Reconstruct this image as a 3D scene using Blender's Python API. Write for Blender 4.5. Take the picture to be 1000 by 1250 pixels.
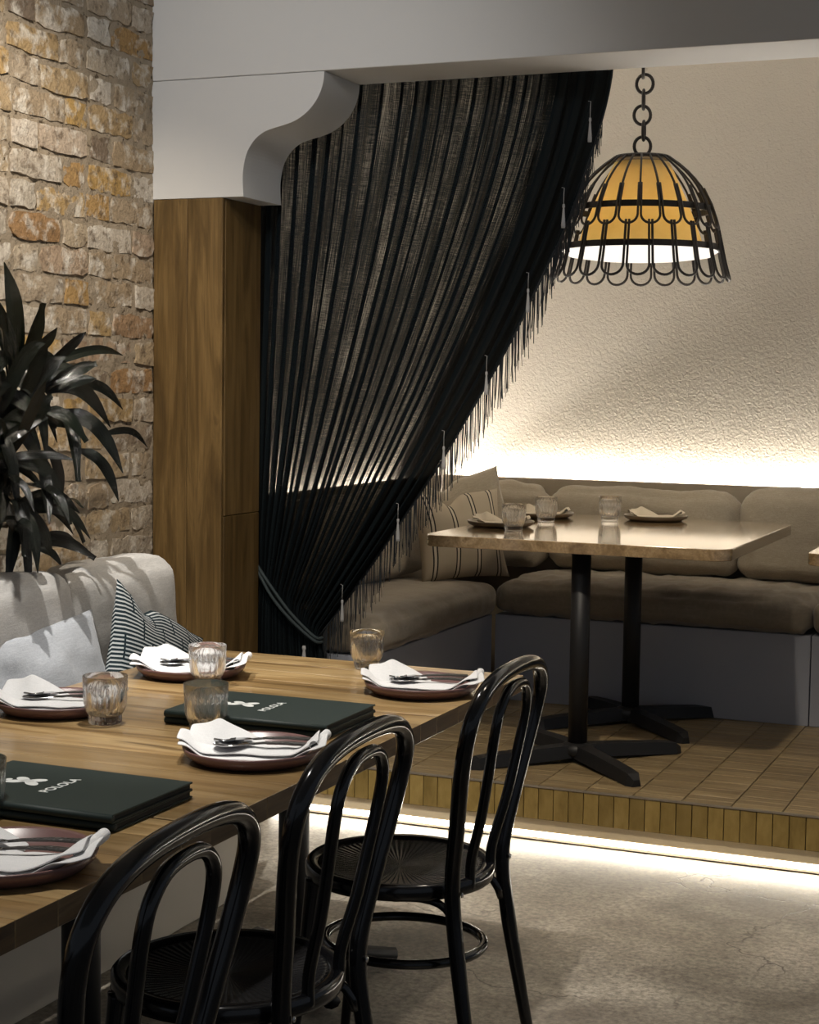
import bpy, bmesh, math, random
from mathutils import Vector, Matrix, noise as mnoise
PI = math.pi
sin, cos = math.sin, math.cos
for _o in list(bpy.data.objects):
    bpy.data.objects.remove(_o)
SC = bpy.context.scene
COL = SC.collection

# ------------------------------------------------------------------ camera
YAW, PIT, ROL, FPX = 0.393714, 0.075997, 0.014243, 2063.55
cy, sy = cos(YAW), sin(YAW)
r_ = Vector((cy, sy, 0)); f_ = Vector((-sy, cy, 0)); u_ = Vector((0, 0, 1))
f2 = f_ * cos(PIT) - u_ * sin(PIT); u2 = u_ * cos(PIT) + f_ * sin(PIT)
r2 = r_ * cos(ROL) + u2 * sin(ROL); u3 = u2 * cos(ROL) - r_ * sin(ROL)
cam_d = bpy.data.cameras.new('camera'); cam = bpy.data.objects.new('camera', cam_d); COL.objects.link(cam)
cam_d.sensor_fit = 'HORIZONTAL'; cam_d.sensor_width = 36.0; cam_d.lens = 36.0 * FPX / 1000.0
cam_d.clip_start = 0.05; cam_d.clip_end = 100
M = Matrix(((r2.x, u3.x, -f2.x, 0), (r2.y, u3.y, -f2.y, 0), (r2.z, u3.z, -f2.z, 1.5), (0, 0, 0, 1)))
cam.matrix_world = M
SC.camera = cam

# ------------------------------------------------------------------ world, exposure, lights
W = bpy.data.worlds.new('world'); SC.world = W; W.use_nodes = True
W.node_tree.nodes['Background'].inputs[0].default_value = (0.78, 0.87, 1.0, 1)
W.node_tree.nodes['Background'].inputs[1].default_value = 0.17
SC.view_settings.view_transform = 'Standard'; SC.view_settings.look = 'None'
SC.view_settings.exposure = 0.12; SC.view_settings.gamma = 1.0; SC.view_settings.use_curve_mapping = False
SC.cycles.transparent_max_bounces = 20
SC.cycles.sample_clamp_indirect = 6.0

def spot(name, loc, target, watts, deg, blend=0.6, radius=0.03, color=(1, 0.86, 0.68)):
    d = bpy.data.lights.new(name, 'SPOT'); d.energy = watts; d.spot_size = math.radians(deg); d.spot_blend = blend
    d.shadow_soft_size = radius; d.color = color
    o = bpy.data.objects.new(name, d); COL.objects.link(o); o.location = loc
    o.rotation_euler = (Vector(target) - Vector(loc)).to_track_quat('-Z', 'Y').to_euler()
    return o
WARM = (1.0, 0.87, 0.70)
NEUT = (1.0, 0.95, 0.88)
spot('ceiling_spot_brick', (-1.75, 3.1, 3.2), (-2.95, 4.15, 1.75), 185, 52, 0.8, 0.03, WARM)
spot('ceiling_spot_cushions', (-2.66, 3.30, 3.2), (-2.52, 4.0, 0.80), 230, 40, 0.6, 0.016, NEUT)
spot('ceiling_spot_table', (-1.9, 3.3, 3.2), (-1.86, 3.40, 0.75), 235, 44, 0.8, 0.05, NEUT)
spot('ceiling_spot_table_near', (-1.75, 2.2, 3.2), (-1.8, 2.3, 0.75), 165, 42, 0.8, 0.05, NEUT)
spot('ceiling_spot_header', (-1.9, 2.3, 3.1), (-2.7, 4.9, 2.0), 104, 66, 1.0, 0.15, (1.0, 0.98, 0.96))
spot('ceiling_spot_platform', (-1.3, 3.6, 3.2), (-1.5, 5.35, 0.15), 180, 46, 0.9, 0.05, WARM)
spot('ceiling_spot_floor', (-1.0, 3.9, 3.2), (-1.1, 4.0, 0.0), 58, 54, 0.9, 0.05, WARM)
spot('ceiling_spot_aisle', (-0.5, 4.0, 3.2), (-0.65, 4.15, 0.0), 55, 36, 0.9, 0.05, WARM)

# ------------------------------------------------------------------ node helpers
def mat(name):
    m = bpy.data.materials.new(name); m.use_nodes = True
    nt = m.node_tree
    for n in list(nt.nodes): nt.nodes.remove(n)
    return m, nt
class NT:
    def __init__(s, name):
        s.m, s.t = mat(name); s.out = s.n('ShaderNodeOutputMaterial')
    def n(s, typ, **kw):
        nd = s.t.nodes.new(typ)
        for k, v in kw.items(): setattr(nd, k, v)
        return nd
    def l(s, a, b): s.t.links.new(a, b)
    def coord(s, kind='Object'): return s.n('ShaderNodeTexCoord').outputs[kind]
    def mapping(s, src, scale=(1, 1, 1), loc=(0, 0, 0), rot=(0, 0, 0)):
        nd = s.n('ShaderNodeMapping'); s.l(src, nd.inputs[0])
        nd.inputs['Scale'].default_value = scale; nd.inputs['Location'].default_value = loc; nd.inputs['Rotation'].default_value = rot
        return nd.outputs[0]
    def rnd_offset(s, src, amt=37.0):
        oi = s.n('ShaderNodeObjectInfo'); m1 = s.n('ShaderNodeMath', operation='MULTIPLY'); s.l(oi.outputs['Random'], m1.inputs[0]); m1.inputs[1].default_value = amt
        c = s.n('ShaderNodeCombineXYZ'); s.l(m1.outputs[0], c.inputs[0]); s.l(m1.outputs[0], c.inputs[1]); s.l(m1.outputs[0], c.inputs[2])
        a = s.n('ShaderNodeVectorMath', operation='ADD'); s.l(src, a.inputs[0]); s.l(c.outputs[0], a.inputs[1]); return a.outputs[0]
    def rnd(s): return s.n('ShaderNodeObjectInfo').outputs['Random']
    def noise(s, src, scale, detail=4, rough=0.55, dist=0.0):
        nd = s.n('ShaderNodeTexNoise'); s.l(src, nd.inputs['Vector'])
        nd.inputs['Scale'].default_value = scale; nd.inputs['Detail'].default_value = detail
        nd.inputs['Roughness'].default_value = rough; nd.inputs['Distortion'].default_value = dist
        return nd.outputs['Fac']
    def ramp(s, fac, stops, interp='LINEAR'):
        nd = s.n('ShaderNodeValToRGB'); s.l(fac, nd.inputs[0]); cr = nd.color_ramp; cr.interpolation = interp
        while len(cr.elements) < len(stops): cr.elements.new(0.5)
        for e, (p, c) in zip(cr.elements, stops):
            e.position = p; e.color = (c if len(c) == 4 else (*c, 1)) if hasattr(c, '__len__') else (c, c, c, 1)
        return nd.outputs[0]
    def mix(s, fac, a, b, blend='MIX'):
        nd = s.n('ShaderNodeMix', data_type='RGBA', blend_type=blend)
        for sock, v in ((nd.inputs[0], fac), (nd.inputs[6], a), (nd.inputs[7], b)):
            if hasattr(v, 'is_output'): s.l(v, sock)
            elif hasattr(v, '__len__'): sock.default_value = (*v, 1) if len(v) == 3 else v
            else: sock.default_value = v
        return nd.outputs[2]
    def math(s, op, a, b=0.0, c=None):
        nd = s.n('ShaderNodeMath', operation=op)
        for i, v in enumerate((a, b) if c is None else (a, b, c)):
            if hasattr(v, 'is_output'): s.l(v, nd.inputs[i])
            else: nd.inputs[i].default_value = v
        return nd.outputs[0]
    def bump(s, h, strength=0.3, dist=0.01, normal=None):
        nd = s.n('ShaderNodeBump'); s.l(h, nd.inputs['Height']); nd.inputs['Strength'].default_value = strength; nd.inputs['Distance'].default_value = dist
        if normal is not None: s.l(normal, nd.inputs['Normal'])
        return nd.outputs[0]
    def bsdf(s, color=(0.5, 0.5, 0.5), rough=0.5, metallic=0.0, normal=None, spec=0.5, **kw):
        p = s.n('ShaderNodeBsdfPrincipled')
        for k, v in (('Base Color', color), ('Roughness', rough), ('Metallic', metallic), ('Specular IOR Level', spec), *kw.items()):
            if hasattr(v, 'is_output'): s.l(v, p.inputs[k])
            elif hasattr(v, '__len__'): p.inputs[k].default_value = (*v, 1) if len(v) == 3 else v
            else: p.inputs[k].default_value = v
        if normal is not None: s.l(normal, p.inputs['Normal'])
        return p.outputs[0]
    def done(s, sh): s.l(sh, s.out.inputs[0]); return s.m

# ------------------------------------------------------------------ materials
def m_brick():
    t = NT('brick'); c = t.rnd_offset(t.coord()); r = t.rnd()
    base = t.ramp(r, [(0.0, (0.36, 0.25, 0.12)), (0.12, (0.42, 0.35, 0.26)), (0.26, (0.52, 0.47, 0.40)), (0.36, (0.34, 0.26, 0.17)), (0.46, (0.44, 0.29, 0.11)), (0.56, (0.30, 0.18, 0.09)),
                      (0.66, (0.60, 0.56, 0.49)), (0.76, (0.33, 0.26, 0.18)), (0.85, (0.16, 0.12, 0.09)), (0.92, (0.42, 0.34, 0.24)), (1.0, (0.26, 0.19, 0.12))], 'LINEAR')
    n1 = t.noise(c, 16, 5, 0.6); wash = t.ramp(n1, [(0.50, 0.0), (0.66, 0.9)])
    col = t.mix(wash, base, (0.64, 0.60, 0.53))
    n2 = t.noise(c, 26, 4, 0.6); dk = t.ramp(n2, [(0.53, 0.0), (0.68, 0.8)])
    col = t.mix(dk, col, (0.12, 0.085, 0.055))
    n3 = t.noise(c, 110, 4, 0.7); col = t.mix(0.28, col, t.ramp(n3, [(0.3, 0.1), (0.7, 0.8)]), 'OVERLAY')
    h = t.math('ADD', t.math('MULTIPLY', n2, 0.9), t.math('MULTIPLY', n3, 0.35))
    return t.done(t.bsdf(col, 0.9, normal=t.bump(h, 0.9, 0.012), spec=0.15))
def m_mortar():
    t = NT('mortar'); c = t.coord(); n = t.noise(c, 60, 6, 0.7); n2 = t.noise(c, 9, 4, 0.6)
    col = t.mix(n2, (0.27, 0.215, 0.15), (0.40, 0.34, 0.26)); crack = t.ramp(t.noise(c, 38, 5, 0.7), [(0.36, 1.0), (0.42, 0.0)])
    col = t.mix(crack, col, (0.10, 0.075, 0.05))
    return t.done(t.bsdf(col, 0.95, normal=t.bump(n, 0.9, 0.01), spec=0.1))
def m_plaster(name, col, bscale=220, bs=0.12, rough=0.75, bd=0.002):
    t = NT(name); c = t.coord(); n = t.noise(c, bscale, 3, 0.6); n2 = t.noise(c, 2.2, 3, 0.5)
    cc = t.mix(t.math('MULTIPLY', n2, 0.25), col, tuple(x * 0.82 for x in col))
    return t.done(t.bsdf(cc, rough, normal=t.bump(n, bs, bd), spec=0.25))
def m_texwall():
    t = NT('textured_plaster'); c = t.coord(); n = t.noise(c, 85, 3, 0.55, 0.4); n2 = t.noise(c, 1.8, 3, 0.5); n3 = t.noise(c, 140, 2, 0.5)
    cc = t.mix(t.math('MULTIPLY', n2, 0.4), (0.50, 0.455, 0.385), (0.41, 0.37, 0.305))
    h = t.math('ADD', n, t.math('MULTIPLY', n3, 0.4))
    return t.done(t.bsdf(cc, 0.85, normal=t.bump(h, 0.6, 0.006), spec=0.15))
def m_concrete():
    t = NT('polished_concrete'); c = t.coord()
    n1 = t.noise(c, 2.2, 6, 0.62, 0.3); n2 = t.noise(c, 58, 6, 0.75); n3 = t.noise(c, 150, 3, 0.6)
    col = t.ramp(n1, [(0.32, (0.13, 0.11, 0.088)), (0.5, (0.27, 0.24, 0.195)), (0.68, (0.44, 0.40, 0.335))])
    col = t.mix(0.7, col, t.ramp(n2, [(0.36, 0.12), (0.62, 0.80)]), 'OVERLAY')
    spk = t.ramp(n3, [(0.64, 0.0), (0.7, 0.5)]); col = t.mix(spk, col, (0.09, 0.075, 0.06))
    # thin wandering cracks
    nd = t.n('ShaderNodeTexNoise'); t.l(c, nd.inputs['Vector']); nd.inputs['Scale'].default_value = 3.0; nd.inputs['Detail'].default_value = 5
    mx = t.n('ShaderNodeVectorMath', operation='MULTIPLY_ADD'); t.l(nd.outputs['Color'], mx.inputs[0]); mx.inputs[1].default_value = (0.55, 0.55, 0.55); t.l(c, mx.inputs[2])
    v = t.n('ShaderNodeTexVoronoi', feature='DISTANCE_TO_EDGE'); t.l(mx.outputs[0], v.inputs['Vector']); v.inputs['Scale'].default_value = 1.35
    ck = t.ramp(v.outputs['Distance'], [(0.0, 1.0), (0.007, 0.0)])
    ck = t.math('MULTIPLY', ck, t.ramp(t.noise(c, 1.1, 2), [(0.40, 0.0), (0.48, 1.0)]))
    col = t.mix(t.math('MULTIPLY', ck, 0.9), col, (0.05, 0.04, 0.03))
    rg = t.ramp(n2, [(0.3, 0.34), (0.7, 0.52)])
    h = t.math('SUBTRACT', t.math('MULTIPLY', n2, 0.4), ck)
    return t.done(t.bsdf(col, rg, normal=t.bump(h, 0.18, 0.004), spec=0.45))
def m_wood(name, cols, axis='X', rough=0.3, scale=1.0, var=0.5, coat=0.0, spec=0.5):
    t = NT(name); c = t.rnd_offset(t.coord(), 11.0)
    s = {'X': (0.9, 9, 9), 'Y': (9, 0.9, 9), 'Z': (9, 9, 0.9)}[axis]; s = tuple(k * scale for k in s)
    m = t.mapping(c, s); n1 = t.noise(m, 1.6, 5, 0.6, 1.2)
    s2 = {'X': (2, 60, 60), 'Y': (60, 2, 60), 'Z': (60, 60, 2)}[axis]; n2 = t.noise(t.mapping(c, s2), 2.0, 4, 0.6)
    col = t.ramp(n1, [(0.28, cols[0]), (0.46, cols[1]), (0.6, cols[2]), (0.74, cols[0])])
    col = t.mix(0.45, col, t.ramp(n2, [(0.3, 0.22), (0.65, 0.66)]), 'OVERLAY')
    r = t.rnd(); col = t.mix(t.math('MULTIPLY', r, var), col, tuple(x * 0.42 for x in cols[1]))
    rg = t.math('ADD', t.math('MULTIPLY', n2, 0.12), rough - 0.06)
    return t.done(t.bsdf(col, rg, normal=t.bump(n2, 0.12, 0.002), spec=spec, **{'Coat Weight': coat, 'Coat Roughness': 0.10}))
def m_simple(name, col, rough=0.5, metallic=0.0, nscale=None, bs=0.2, bd=0.002, spec=0.5, **kw):
    t = NT(name); nrm = None; cc = col
    if nscale:
        c = t.coord(); n = t.noise(c, nscale, 4, 0.6); nrm = t.bump(n, bs, bd)
        cc = t.mix(t.math('MULTIPLY', n, 0.5), col, tuple(x * 0.7 for x in col))
    return t.done(t.bsdf(cc, rough, metallic, nrm, spec, **kw))
def m_fabric(name, c1, c2, scale=420, rough=0.9, bs=0.35):
    t = NT(name); c = t.coord()
    a = t.noise(t.mapping(c, (1, 0.12, 1)), scale, 2, 0.6); b = t.noise(t.mapping(c, (0.12, 1, 1)), scale, 2, 0.6); n = t.math('MAXIMUM', a, b)
    big = t.noise(c, 9, 4, 0.6)
    col = t.mix(t.ramp(n, [(0.45, 0.0), (0.7, 1.0)]), c1, c2); col = t.mix(t.math('MULTIPLY', big, 0.35), col, tuple(x * 0.7 for x in c1))
    h = t.math('ADD', n, t.math('MULTIPLY', big, 1.2))
    return t.done(t.bsdf(col, rough, normal=t.bump(h, bs, 0.002), spec=0.15, **{'Sheen Weight': 0.25, 'Sheen Roughness': 0.5}))
def m_dash():
    # teal black and off white woven dashes
    t = NT('dashed_weave'); c = t.coord('UV'); sep = t.n('ShaderNodeSeparateXYZ'); t.l(c, sep.inputs[0])
    row = t.math('MULTIPLY', sep.outputs[1], 30.0); fr = t.math('FRACT', row); band = t.math('LESS_THAN', fr, 0.42)
    rid = t.math('FLOOR', row); off = t.math('MULTIPLY', t.math('FRACT', t.math('MULTIPLY', t.math('FLOOR', t.math('DIVIDE', rid, 6.0)), 0.37)), 1.0)
    x = t.math('FRACT', t.math('ADD', t.math('MULTIPLY', sep.outputs[0], 5.0), off)); dash = t.math('LESS_THAN', x, 0.94)
    n = t.noise(t.mapping(c, (60, 60, 60)), 6, 3, 0.6)
    k = t.math('MULTIPLY', t.math('MULTIPLY', band, dash), t.math('ADD', t.math('MULTIPLY', n, 0.5), 0.6))
    col = t.mix(k, (0.018, 0.030, 0.036), (0.55, 0.57, 0.57))
    return t.done(t.bsdf(col, 0.92, normal=t.bump(t.math('ADD', k, n), 0.3, 0.002), spec=0.1))
def m_stripe():
    # beige with dark double stripes
    t = NT('double_stripe_linen'); c = t.coord('UV'); sep = t.n('ShaderNodeSeparateXYZ'); t.l(c, sep.inputs[0])
    x = t.math('FRACT', t.math('MULTIPLY', sep.outputs[0], 4.0))
    s1 = t.math('LESS_THAN', t.math('ABSOLUTE', t.math('SUBTRACT', x, 0.42)), 0.028); s2 = t.math('LESS_THAN', t.math('ABSOLUTE', t.math('SUBTRACT', x, 0.58)), 0.028)
    mid = t.math('LESS_THAN', t.math('ABSOLUTE', t.math('SUBTRACT', x, 0.50)), 0.06)
    k = t.math('MAXIMUM', s1, s2); n = t.noise(t.mapping(c, (80, 80, 80)), 5, 3)
    col = t.mix(k, t.mix(mid, (0.42, 0.35, 0.26), (0.52, 0.45, 0.35)), (0.03, 0.027, 0.025))
    return t.done(t.bsdf(col, 0.92, normal=t.bump(n, 0.25, 0.002), spec=0.1))
def m_curtain():
    t = NT('sheer_dark_gauze'); c = t.coord('UV'); sep = t.n('ShaderNodeSeparateXYZ'); t.l(c, sep.inputs[0])
    warp = t.noise(t.mapping(c, (520, 5, 1)), 1.0, 3, 0.7); weft = t.noise(t.mapping(c, (14, 420, 1)), 1.0, 3, 0.7); big = t.noise(t.mapping(c, (7, 1.5, 1)), 1.0, 3, 0.5)
    a = t.math('ADD', t.math('ADD', t.math('MULTIPLY', warp, 0.9), t.math('MULTIPLY', weft, 0.55)), t.math('MULTIPLY', big, 0.5))
    a = t.ramp(a, [(0.74, 0.58), (0.88, 0.88), (1.0, 0.97)])
    border = t.math('MAXIMUM', t.ramp(sep.outputs[0], [(0.0, 1.0), (0.10, 0.5), (0.16, 0.0)]), t.ramp(t.math('MULTIPLY', sep.outputs[0], 0.41667), [(0.82, 0.0), (0.90, 0.85)]))
    a = t.math('MINIMUM', t.math('ADD', a, t.math('MULTIPLY', border, 0.5)), 0.995)
    d = t.bsdf((0.0065, 0.010, 0.012), 0.95, spec=0.1); tr = t.n('ShaderNodeBsdfTransparent')
    mx = t.n('ShaderNodeMixShader'); t.l(a, mx.inputs[0]); t.l(tr.outputs[0], mx.inputs[1]); t.l(d, mx.inputs[2])
    return t.done(mx.outputs[0])
def m_glass():
    t = NT('clear_glass'); g = t.n('ShaderNodeBsdfGlass'); g.inputs['Roughness'].default_value = 0.0; g.inputs['IOR'].default_value = 1.48
    tr = t.n('ShaderNodeBsdfTransparent'); tr.inputs[0].default_value = (0.97, 0.98, 0.98, 1); mx = t.n('ShaderNodeMixShader'); mx.inputs[0].default_value = 0.82
    t.l(tr.outputs[0], mx.inputs[1]); t.l(g.outputs[0], mx.inputs[2]); return t.done(mx.outputs[0])
def m_emit(name, col, strength):
    t = NT(name); e = t.n('ShaderNodeEmission'); e.inputs[0].default_value = (*col, 1); e.inputs[1].default_value = strength; return t.done(e.outputs[0])
def m_tile(name, cols, rough=0.35, axis='X'):
    t = NT(name); c = t.rnd_offset(t.coord(), 19.0); sc = {'X': (6, 70, 70), 'Z': (30, 30, 12)}[axis]
    n = t.noise(t.mapping(c, sc), 1.0, 4, 0.6); col = t.ramp(n, [(0.3, cols[0]), (0.55, cols[1]), (0.75, cols[2])])
    r = t.rnd(); col = t.mix(t.math('MULTIPLY', r, 0.45), col, tuple(x * 0.5 for x in cols[0]))
    return t.done(t.bsdf(col, rough, normal=t.bump(n, 0.2, 0.002), spec=0.4))
def m_shade():
    t = NT('amber_parchment'); c = t.coord(); n = t.noise(c, 22, 4, 0.6)
    col = t.mix(n, (0.80, 0.67, 0.36), (0.70, 0.56, 0.27))
    d = t.n('ShaderNodeBsdfDiffuse'); t.l(col, d.inputs[0]); tr = t.n('ShaderNodeBsdfTranslucent'); t.l(col, tr.inputs[0])
    mx = t.n('ShaderNodeMixShader'); mx.inputs[0].default_value = 0.55; t.l(d.outputs[0], mx.inputs[1]); t.l(tr.outputs[0], mx.inputs[2]); return t.done(mx.outputs[0])
def m_seat():
    t = NT('embossed_black_seat'); c = t.coord(); sep = t.n('ShaderNodeSeparateXYZ'); t.l(c, sep.inputs[0])
    ang = t.math('ARCTAN2', sep.outputs[1], sep.outputs[0]); w = t.math('SINE', t.math('MULTIPLY', ang, 72.0))
    rad = t.n('ShaderNodeVectorMath', operation='LENGTH'); t.l(c, rad.inputs[0])
    return t.done(t.bsdf((0.012, 0.012, 0.013), 0.26, normal=t.bump(w, 0.35, 0.002), spec=0.5))
def m_leaf():
    t = NT('dark_glossy_leaf'); c = t.coord('UV'); n = t.noise(t.mapping(c, (40, 1.2, 1)), 1.0, 2)
    r = t.rnd(); col = t.mix(r, (0.003, 0.004, 0.003), (0.006, 0.009, 0.005))
    return t.done(t.bsdf(col, 0.20, normal=t.bump(n, 0.5, 0.005), spec=0.5))

MT = {}
MT['brick'] = m_brick(); MT['mortar'] = m_mortar(); MT['white'] = m_plaster('white_paint', (0.66, 0.66, 0.65)); MT['texwall'] = m_texwall()
MT['bench'] = m_plaster('bench_plaster', (0.42, 0.44, 0.50), 90, 0.2); MT['bench_warm'] = m_plaster('bench_cream', (0.60, 0.55, 0.47), 90, 0.2)
MT['concrete'] = m_concrete(); MT['plinth'] = m_plaster('plinth_render', (0.80, 0.68, 0.48), 60, 0.5)
MT['wood_col'] = m_wood('oak_veneer', ((0.060, 0.034, 0.010), (0.125, 0.075, 0.024), (0.19, 0.118, 0.042)), 'Z', 0.45, 1.0, 0.35)
MT['wood_tab'] = m_wood('oiled_timber', ((0.11, 0.062, 0.022), (0.31, 0.195, 0.080), (0.47, 0.325, 0.155)), 'X', 0.30, 0.8, 0.6, 0.5)
MT['wood_tab2'] = m_wood('varnished_timber', ((0.16, 0.10, 0.045), (0.30, 0.20, 0.10), (0.40, 0.28, 0.15)), 'Y', 0.08, 0.8, 0.2, 1.0)
MT['endgrain'] = m_wood('end_grain', ((0.055, 0.030, 0.012), (0.11, 0.064, 0.026), (0.16, 0.10, 0.045)), 'Y', 0.62, 1.2, 0.15, 0.0, 0.25)
MT['panel'] = m_simple('taupe_panel', (0.36, 0.30, 0.22), 0.6, 0, 30)
MT['tile_top'] = m_tile('floor_tile_glaze', ((0.20, 0.14, 0.07), (0.35, 0.26, 0.135), (0.46, 0.36, 0.21)), 0.38, 'X')
MT['tile_face'] = m_tile('riser_tile_glaze', ((0.25, 0.17, 0.05), (0.37, 0.26, 0.085), (0.45, 0.325, 0.12)), 0.35, 'Z')
MT['grout'] = m_simple('dark_grout', (0.045, 0.03, 0.016), 0.9, 0, 80)
MT['alu'] = m_simple('metal_trim', (0.45, 0.40, 0.33), 0.4, 0.7, 60)
MT['lacquer'] = m_simple('black_lacquer', (0.005, 0.005, 0.006), 0.15, 0, 18, 0.03, 0.002, 0.5)
MT['seat'] = m_seat()
MT['iron'] = m_simple('black_iron', (0.012, 0.012, 0.013), 0.5, 0.0, 120, 0.25, 0.001, 0.4)
MT['lampiron'] = m_simple('wrought_iron', (0.020, 0.014, 0.010), 0.55, 0.2, 150, 0.4, 0.001)
MT['curtain'] = m_curtain(); MT['fringe'] = m_simple('fringe_yarn', (0.016, 0.02, 0.024), 0.9, 0, 200)
MT['cord'] = m_simple('dark_teal_cord', (0.035, 0.05, 0.055), 0.8, 0, 300); MT['tassel'] = m_simple('pale_tassel_yarn', (0.40, 0.40, 0.40), 0.8, 0, 300)
MT['leather'] = m_fabric('taupe_leatherette', (0.25, 0.21, 0.155), (0.30, 0.25, 0.19), 60, 0.55, 0.2)
MT['linen_taupe'] = m_fabric('taupe_linen', (0.34, 0.285, 0.21), (0.45, 0.385, 0.29), 300)
MT['linen_grey'] = m_fabric('grey_linen', (0.40, 0.39, 0.375), (0.52, 0.51, 0.49), 300)
MT['linen_blue'] = m_fabric('blue_grey_linen', (0.36, 0.38, 0.41), (0.47, 0.49, 0.52), 260)
MT['dash'] = m_dash(); MT['stripe'] = m_stripe()
MT['plate'] = m_simple('mauve_stoneware', (0.165, 0.088, 0.082), 0.32, 0, 40, 0.05); MT['plate2'] = m_simple('brown_stoneware', (0.12, 0.085, 0.05), 0.35, 0, 40, 0.05)
MT['napkin'] = m_fabric('white_napkin', (0.72, 0.72, 0.72), (0.80, 0.80, 0.80), 500, 0.9, 0.25); MT['napkin2'] = m_fabric('sand_napkin', (0.50, 0.42, 0.31), (0.58, 0.50, 0.38), 500, 0.9, 0.25)
MT['steel'] = m_simple('polished_steel', (0.42, 0.42, 0.43), 0.16, 1.0); MT['handle'] = m_simple('beaded_steel', (0.10, 0.095, 0.09), 0.35, 0.9, 420, 1.0, 0.003)
MT['menu'] = m_simple('dark_green_cloth', (0.007, 0.019, 0.016), 0.62, 0, 500, 0.2, 0.001); MT['pages'] = m_simple('dark_page_edge', (0.012, 0.016, 0.015), 0.8)
MT['print'] = m_simple('white_print', (0.72, 0.74, 0.72), 0.6)
MT['leaf'] = m_leaf(); MT['stem'] = m_simple('fibrous_stem', (0.05, 0.035, 0.02), 0.9, 0, 90, 0.6); MT['pot'] = m_simple('charcoal_pot', (0.05, 0.05, 0.05), 0.7, 0, 50); MT['soil'] = m_simple('soil', (0.03, 0.02, 0.012), 1.0, 0, 60, 1, 0.01)
MT['glass'] = m_glass(); MT['shade'] = m_shade()
MT['diffuser'] = m_emit('glowing_diffuser', (1.0, 0.92, 0.80), 1.15)
MT['led_cove'] = m_emit('led_cove_light', (1.0, 0.94, 0.86), 160.0)
MT['led_step'] = m_emit('led_step_light', (1.0, 0.93, 0.80), 17.0)

# ------------------------------------------------------------------ mesh helpers
def mesh(name, v, f, smooth=False, uv=None):
    me = bpy.data.meshes.new(name); me.from_pydata([tuple(p) for p in v], [], f); me.update()
    if smooth: me.polygons.foreach_set('use_smooth', [True] * len(me.polygons))
    if uv is not None:
        ul = me.uv_layers.new(name='UVMap')
        for lp in me.loops: ul.data[lp.index].uv = uv[lp.vertex_index]
    return me
def obj(name, me, m=None, parent=None, loc=(0, 0, 0), rot=(0, 0, 0)):
    o = bpy.data.objects.new(name, me); COL.objects.link(o)
    if m is not None and me is not None and len(me.materials) == 0: me.materials.append(MT[m] if isinstance(m, str) else m)
    o.location = loc; o.rotation_euler = rot
    if parent is not None: o.parent = parent
    return o
def tag(o, label=None, cat=None, group=None, kind=None):
    if label: o['label'] = label
    if cat: o['category'] = cat
    if group: o['group'] = group
    if kind: o['kind'] = kind
    return o
def thing(name, label, cat, loc=(0, 0, 0), rotz=0.0, group=None):
    o = bpy.data.objects.new(name, None); COL.objects.link(o); o.location = loc; o.rotation_euler = (0, 0, rotz); o.empty_display_size = 0.05
    return tag(o, label, cat, group)
def struct(name, me, m, label=None):
    o = obj(name, me, m); o['kind'] = 'structure'
    if label: o['label'] = label
    return o
def dup(root, loc=None, rotz=None):
    r = root.copy(); COL.objects.link(r)
    if loc is not None: r.location = loc
    if rotz is not None: r.rotation_euler = (0, 0, rotz)
    for ch in list(root.children):
        c = ch.copy(); COL.objects.link(c); c.parent = r
        for g in list(ch.children):
            d = g.copy(); COL.objects.link(d); d.parent = c
    return r
def boxm(x0, x1, y0, y1, z0, z1, bev=0.0, seg=2, name='box'):
    bm = bmesh.new(); bmesh.ops.create_cube(bm, size=1.0)
    for v in bm.verts: v.co = Vector(((x0 + x1) / 2 + v.co.x * (x1 - x0), (y0 + y1) / 2 + v.co.y * (y1 - y0), (z0 + z1) / 2 + v.co.z * (z1 - z0)))
    if bev > 0: bmesh.ops.bevel(bm, geom=list(bm.edges), offset=bev, segments=seg, profile=0.5, affect='EDGES')
    me = bpy.data.meshes.new(name); bm.to_mesh(me); bm.free()
    return me
def prism(pts, axis, a0, a1, bev=0.0, name='prism', smooth=False):
    """extrude a 2D outline along axis: 'Y' takes (x,z), 'Z' takes (x,y), 'X' takes (y,z)"""
    def P(p, a): return {'Y': (p[0], a, p[1]), 'Z': (p[0], p[1], a), 'X': (a, p[0], p[1])}[axis]
    bm = bmesh.new(); A = [bm.verts.new(P(p, a0)) for p in pts]; B = [bm.verts.new(P(p, a1)) for p in pts]; n = len(pts)
    bm.faces.new(A); bm.faces.new(B[::-1]); sides = []
    for i in range(n): sides.append(bm.faces.new((A[i], B[i], B[(i + 1) % n], A[(i + 1) % n])))
    if smooth:
        for f in sides: f.smooth = True
    bmesh.ops.recalc_face_normals(bm, faces=bm.faces[:])
    if bev > 0:
        ed = [e for e in bm.edges if any(len(f.verts) == n and n > 4 for f in e.link_faces)] or list(bm.edges)
        bmesh.ops.bevel(bm, geom=ed, offset=bev, segments=2, profile=0.5, affect='EDGES')
    me = bpy.data.meshes.new(name); bm.to_mesh(me); bm.free(); return me
def rrect(x0, x1, y0, y1, r, n=6):
    pts = []
    for cx, cyy, a0 in ((x1 - r, y1 - r, 0), (x0 + r, y1 - r, PI / 2), (x0 + r, y0 + r, PI), (x1 - r, y0 + r, 1.5 * PI)):
        for k in range(n + 1): a = a0 + PI / 2 * k / n; pts.append((cx + r * cos(a), cyy + r * sin(a)))
    return pts
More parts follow.
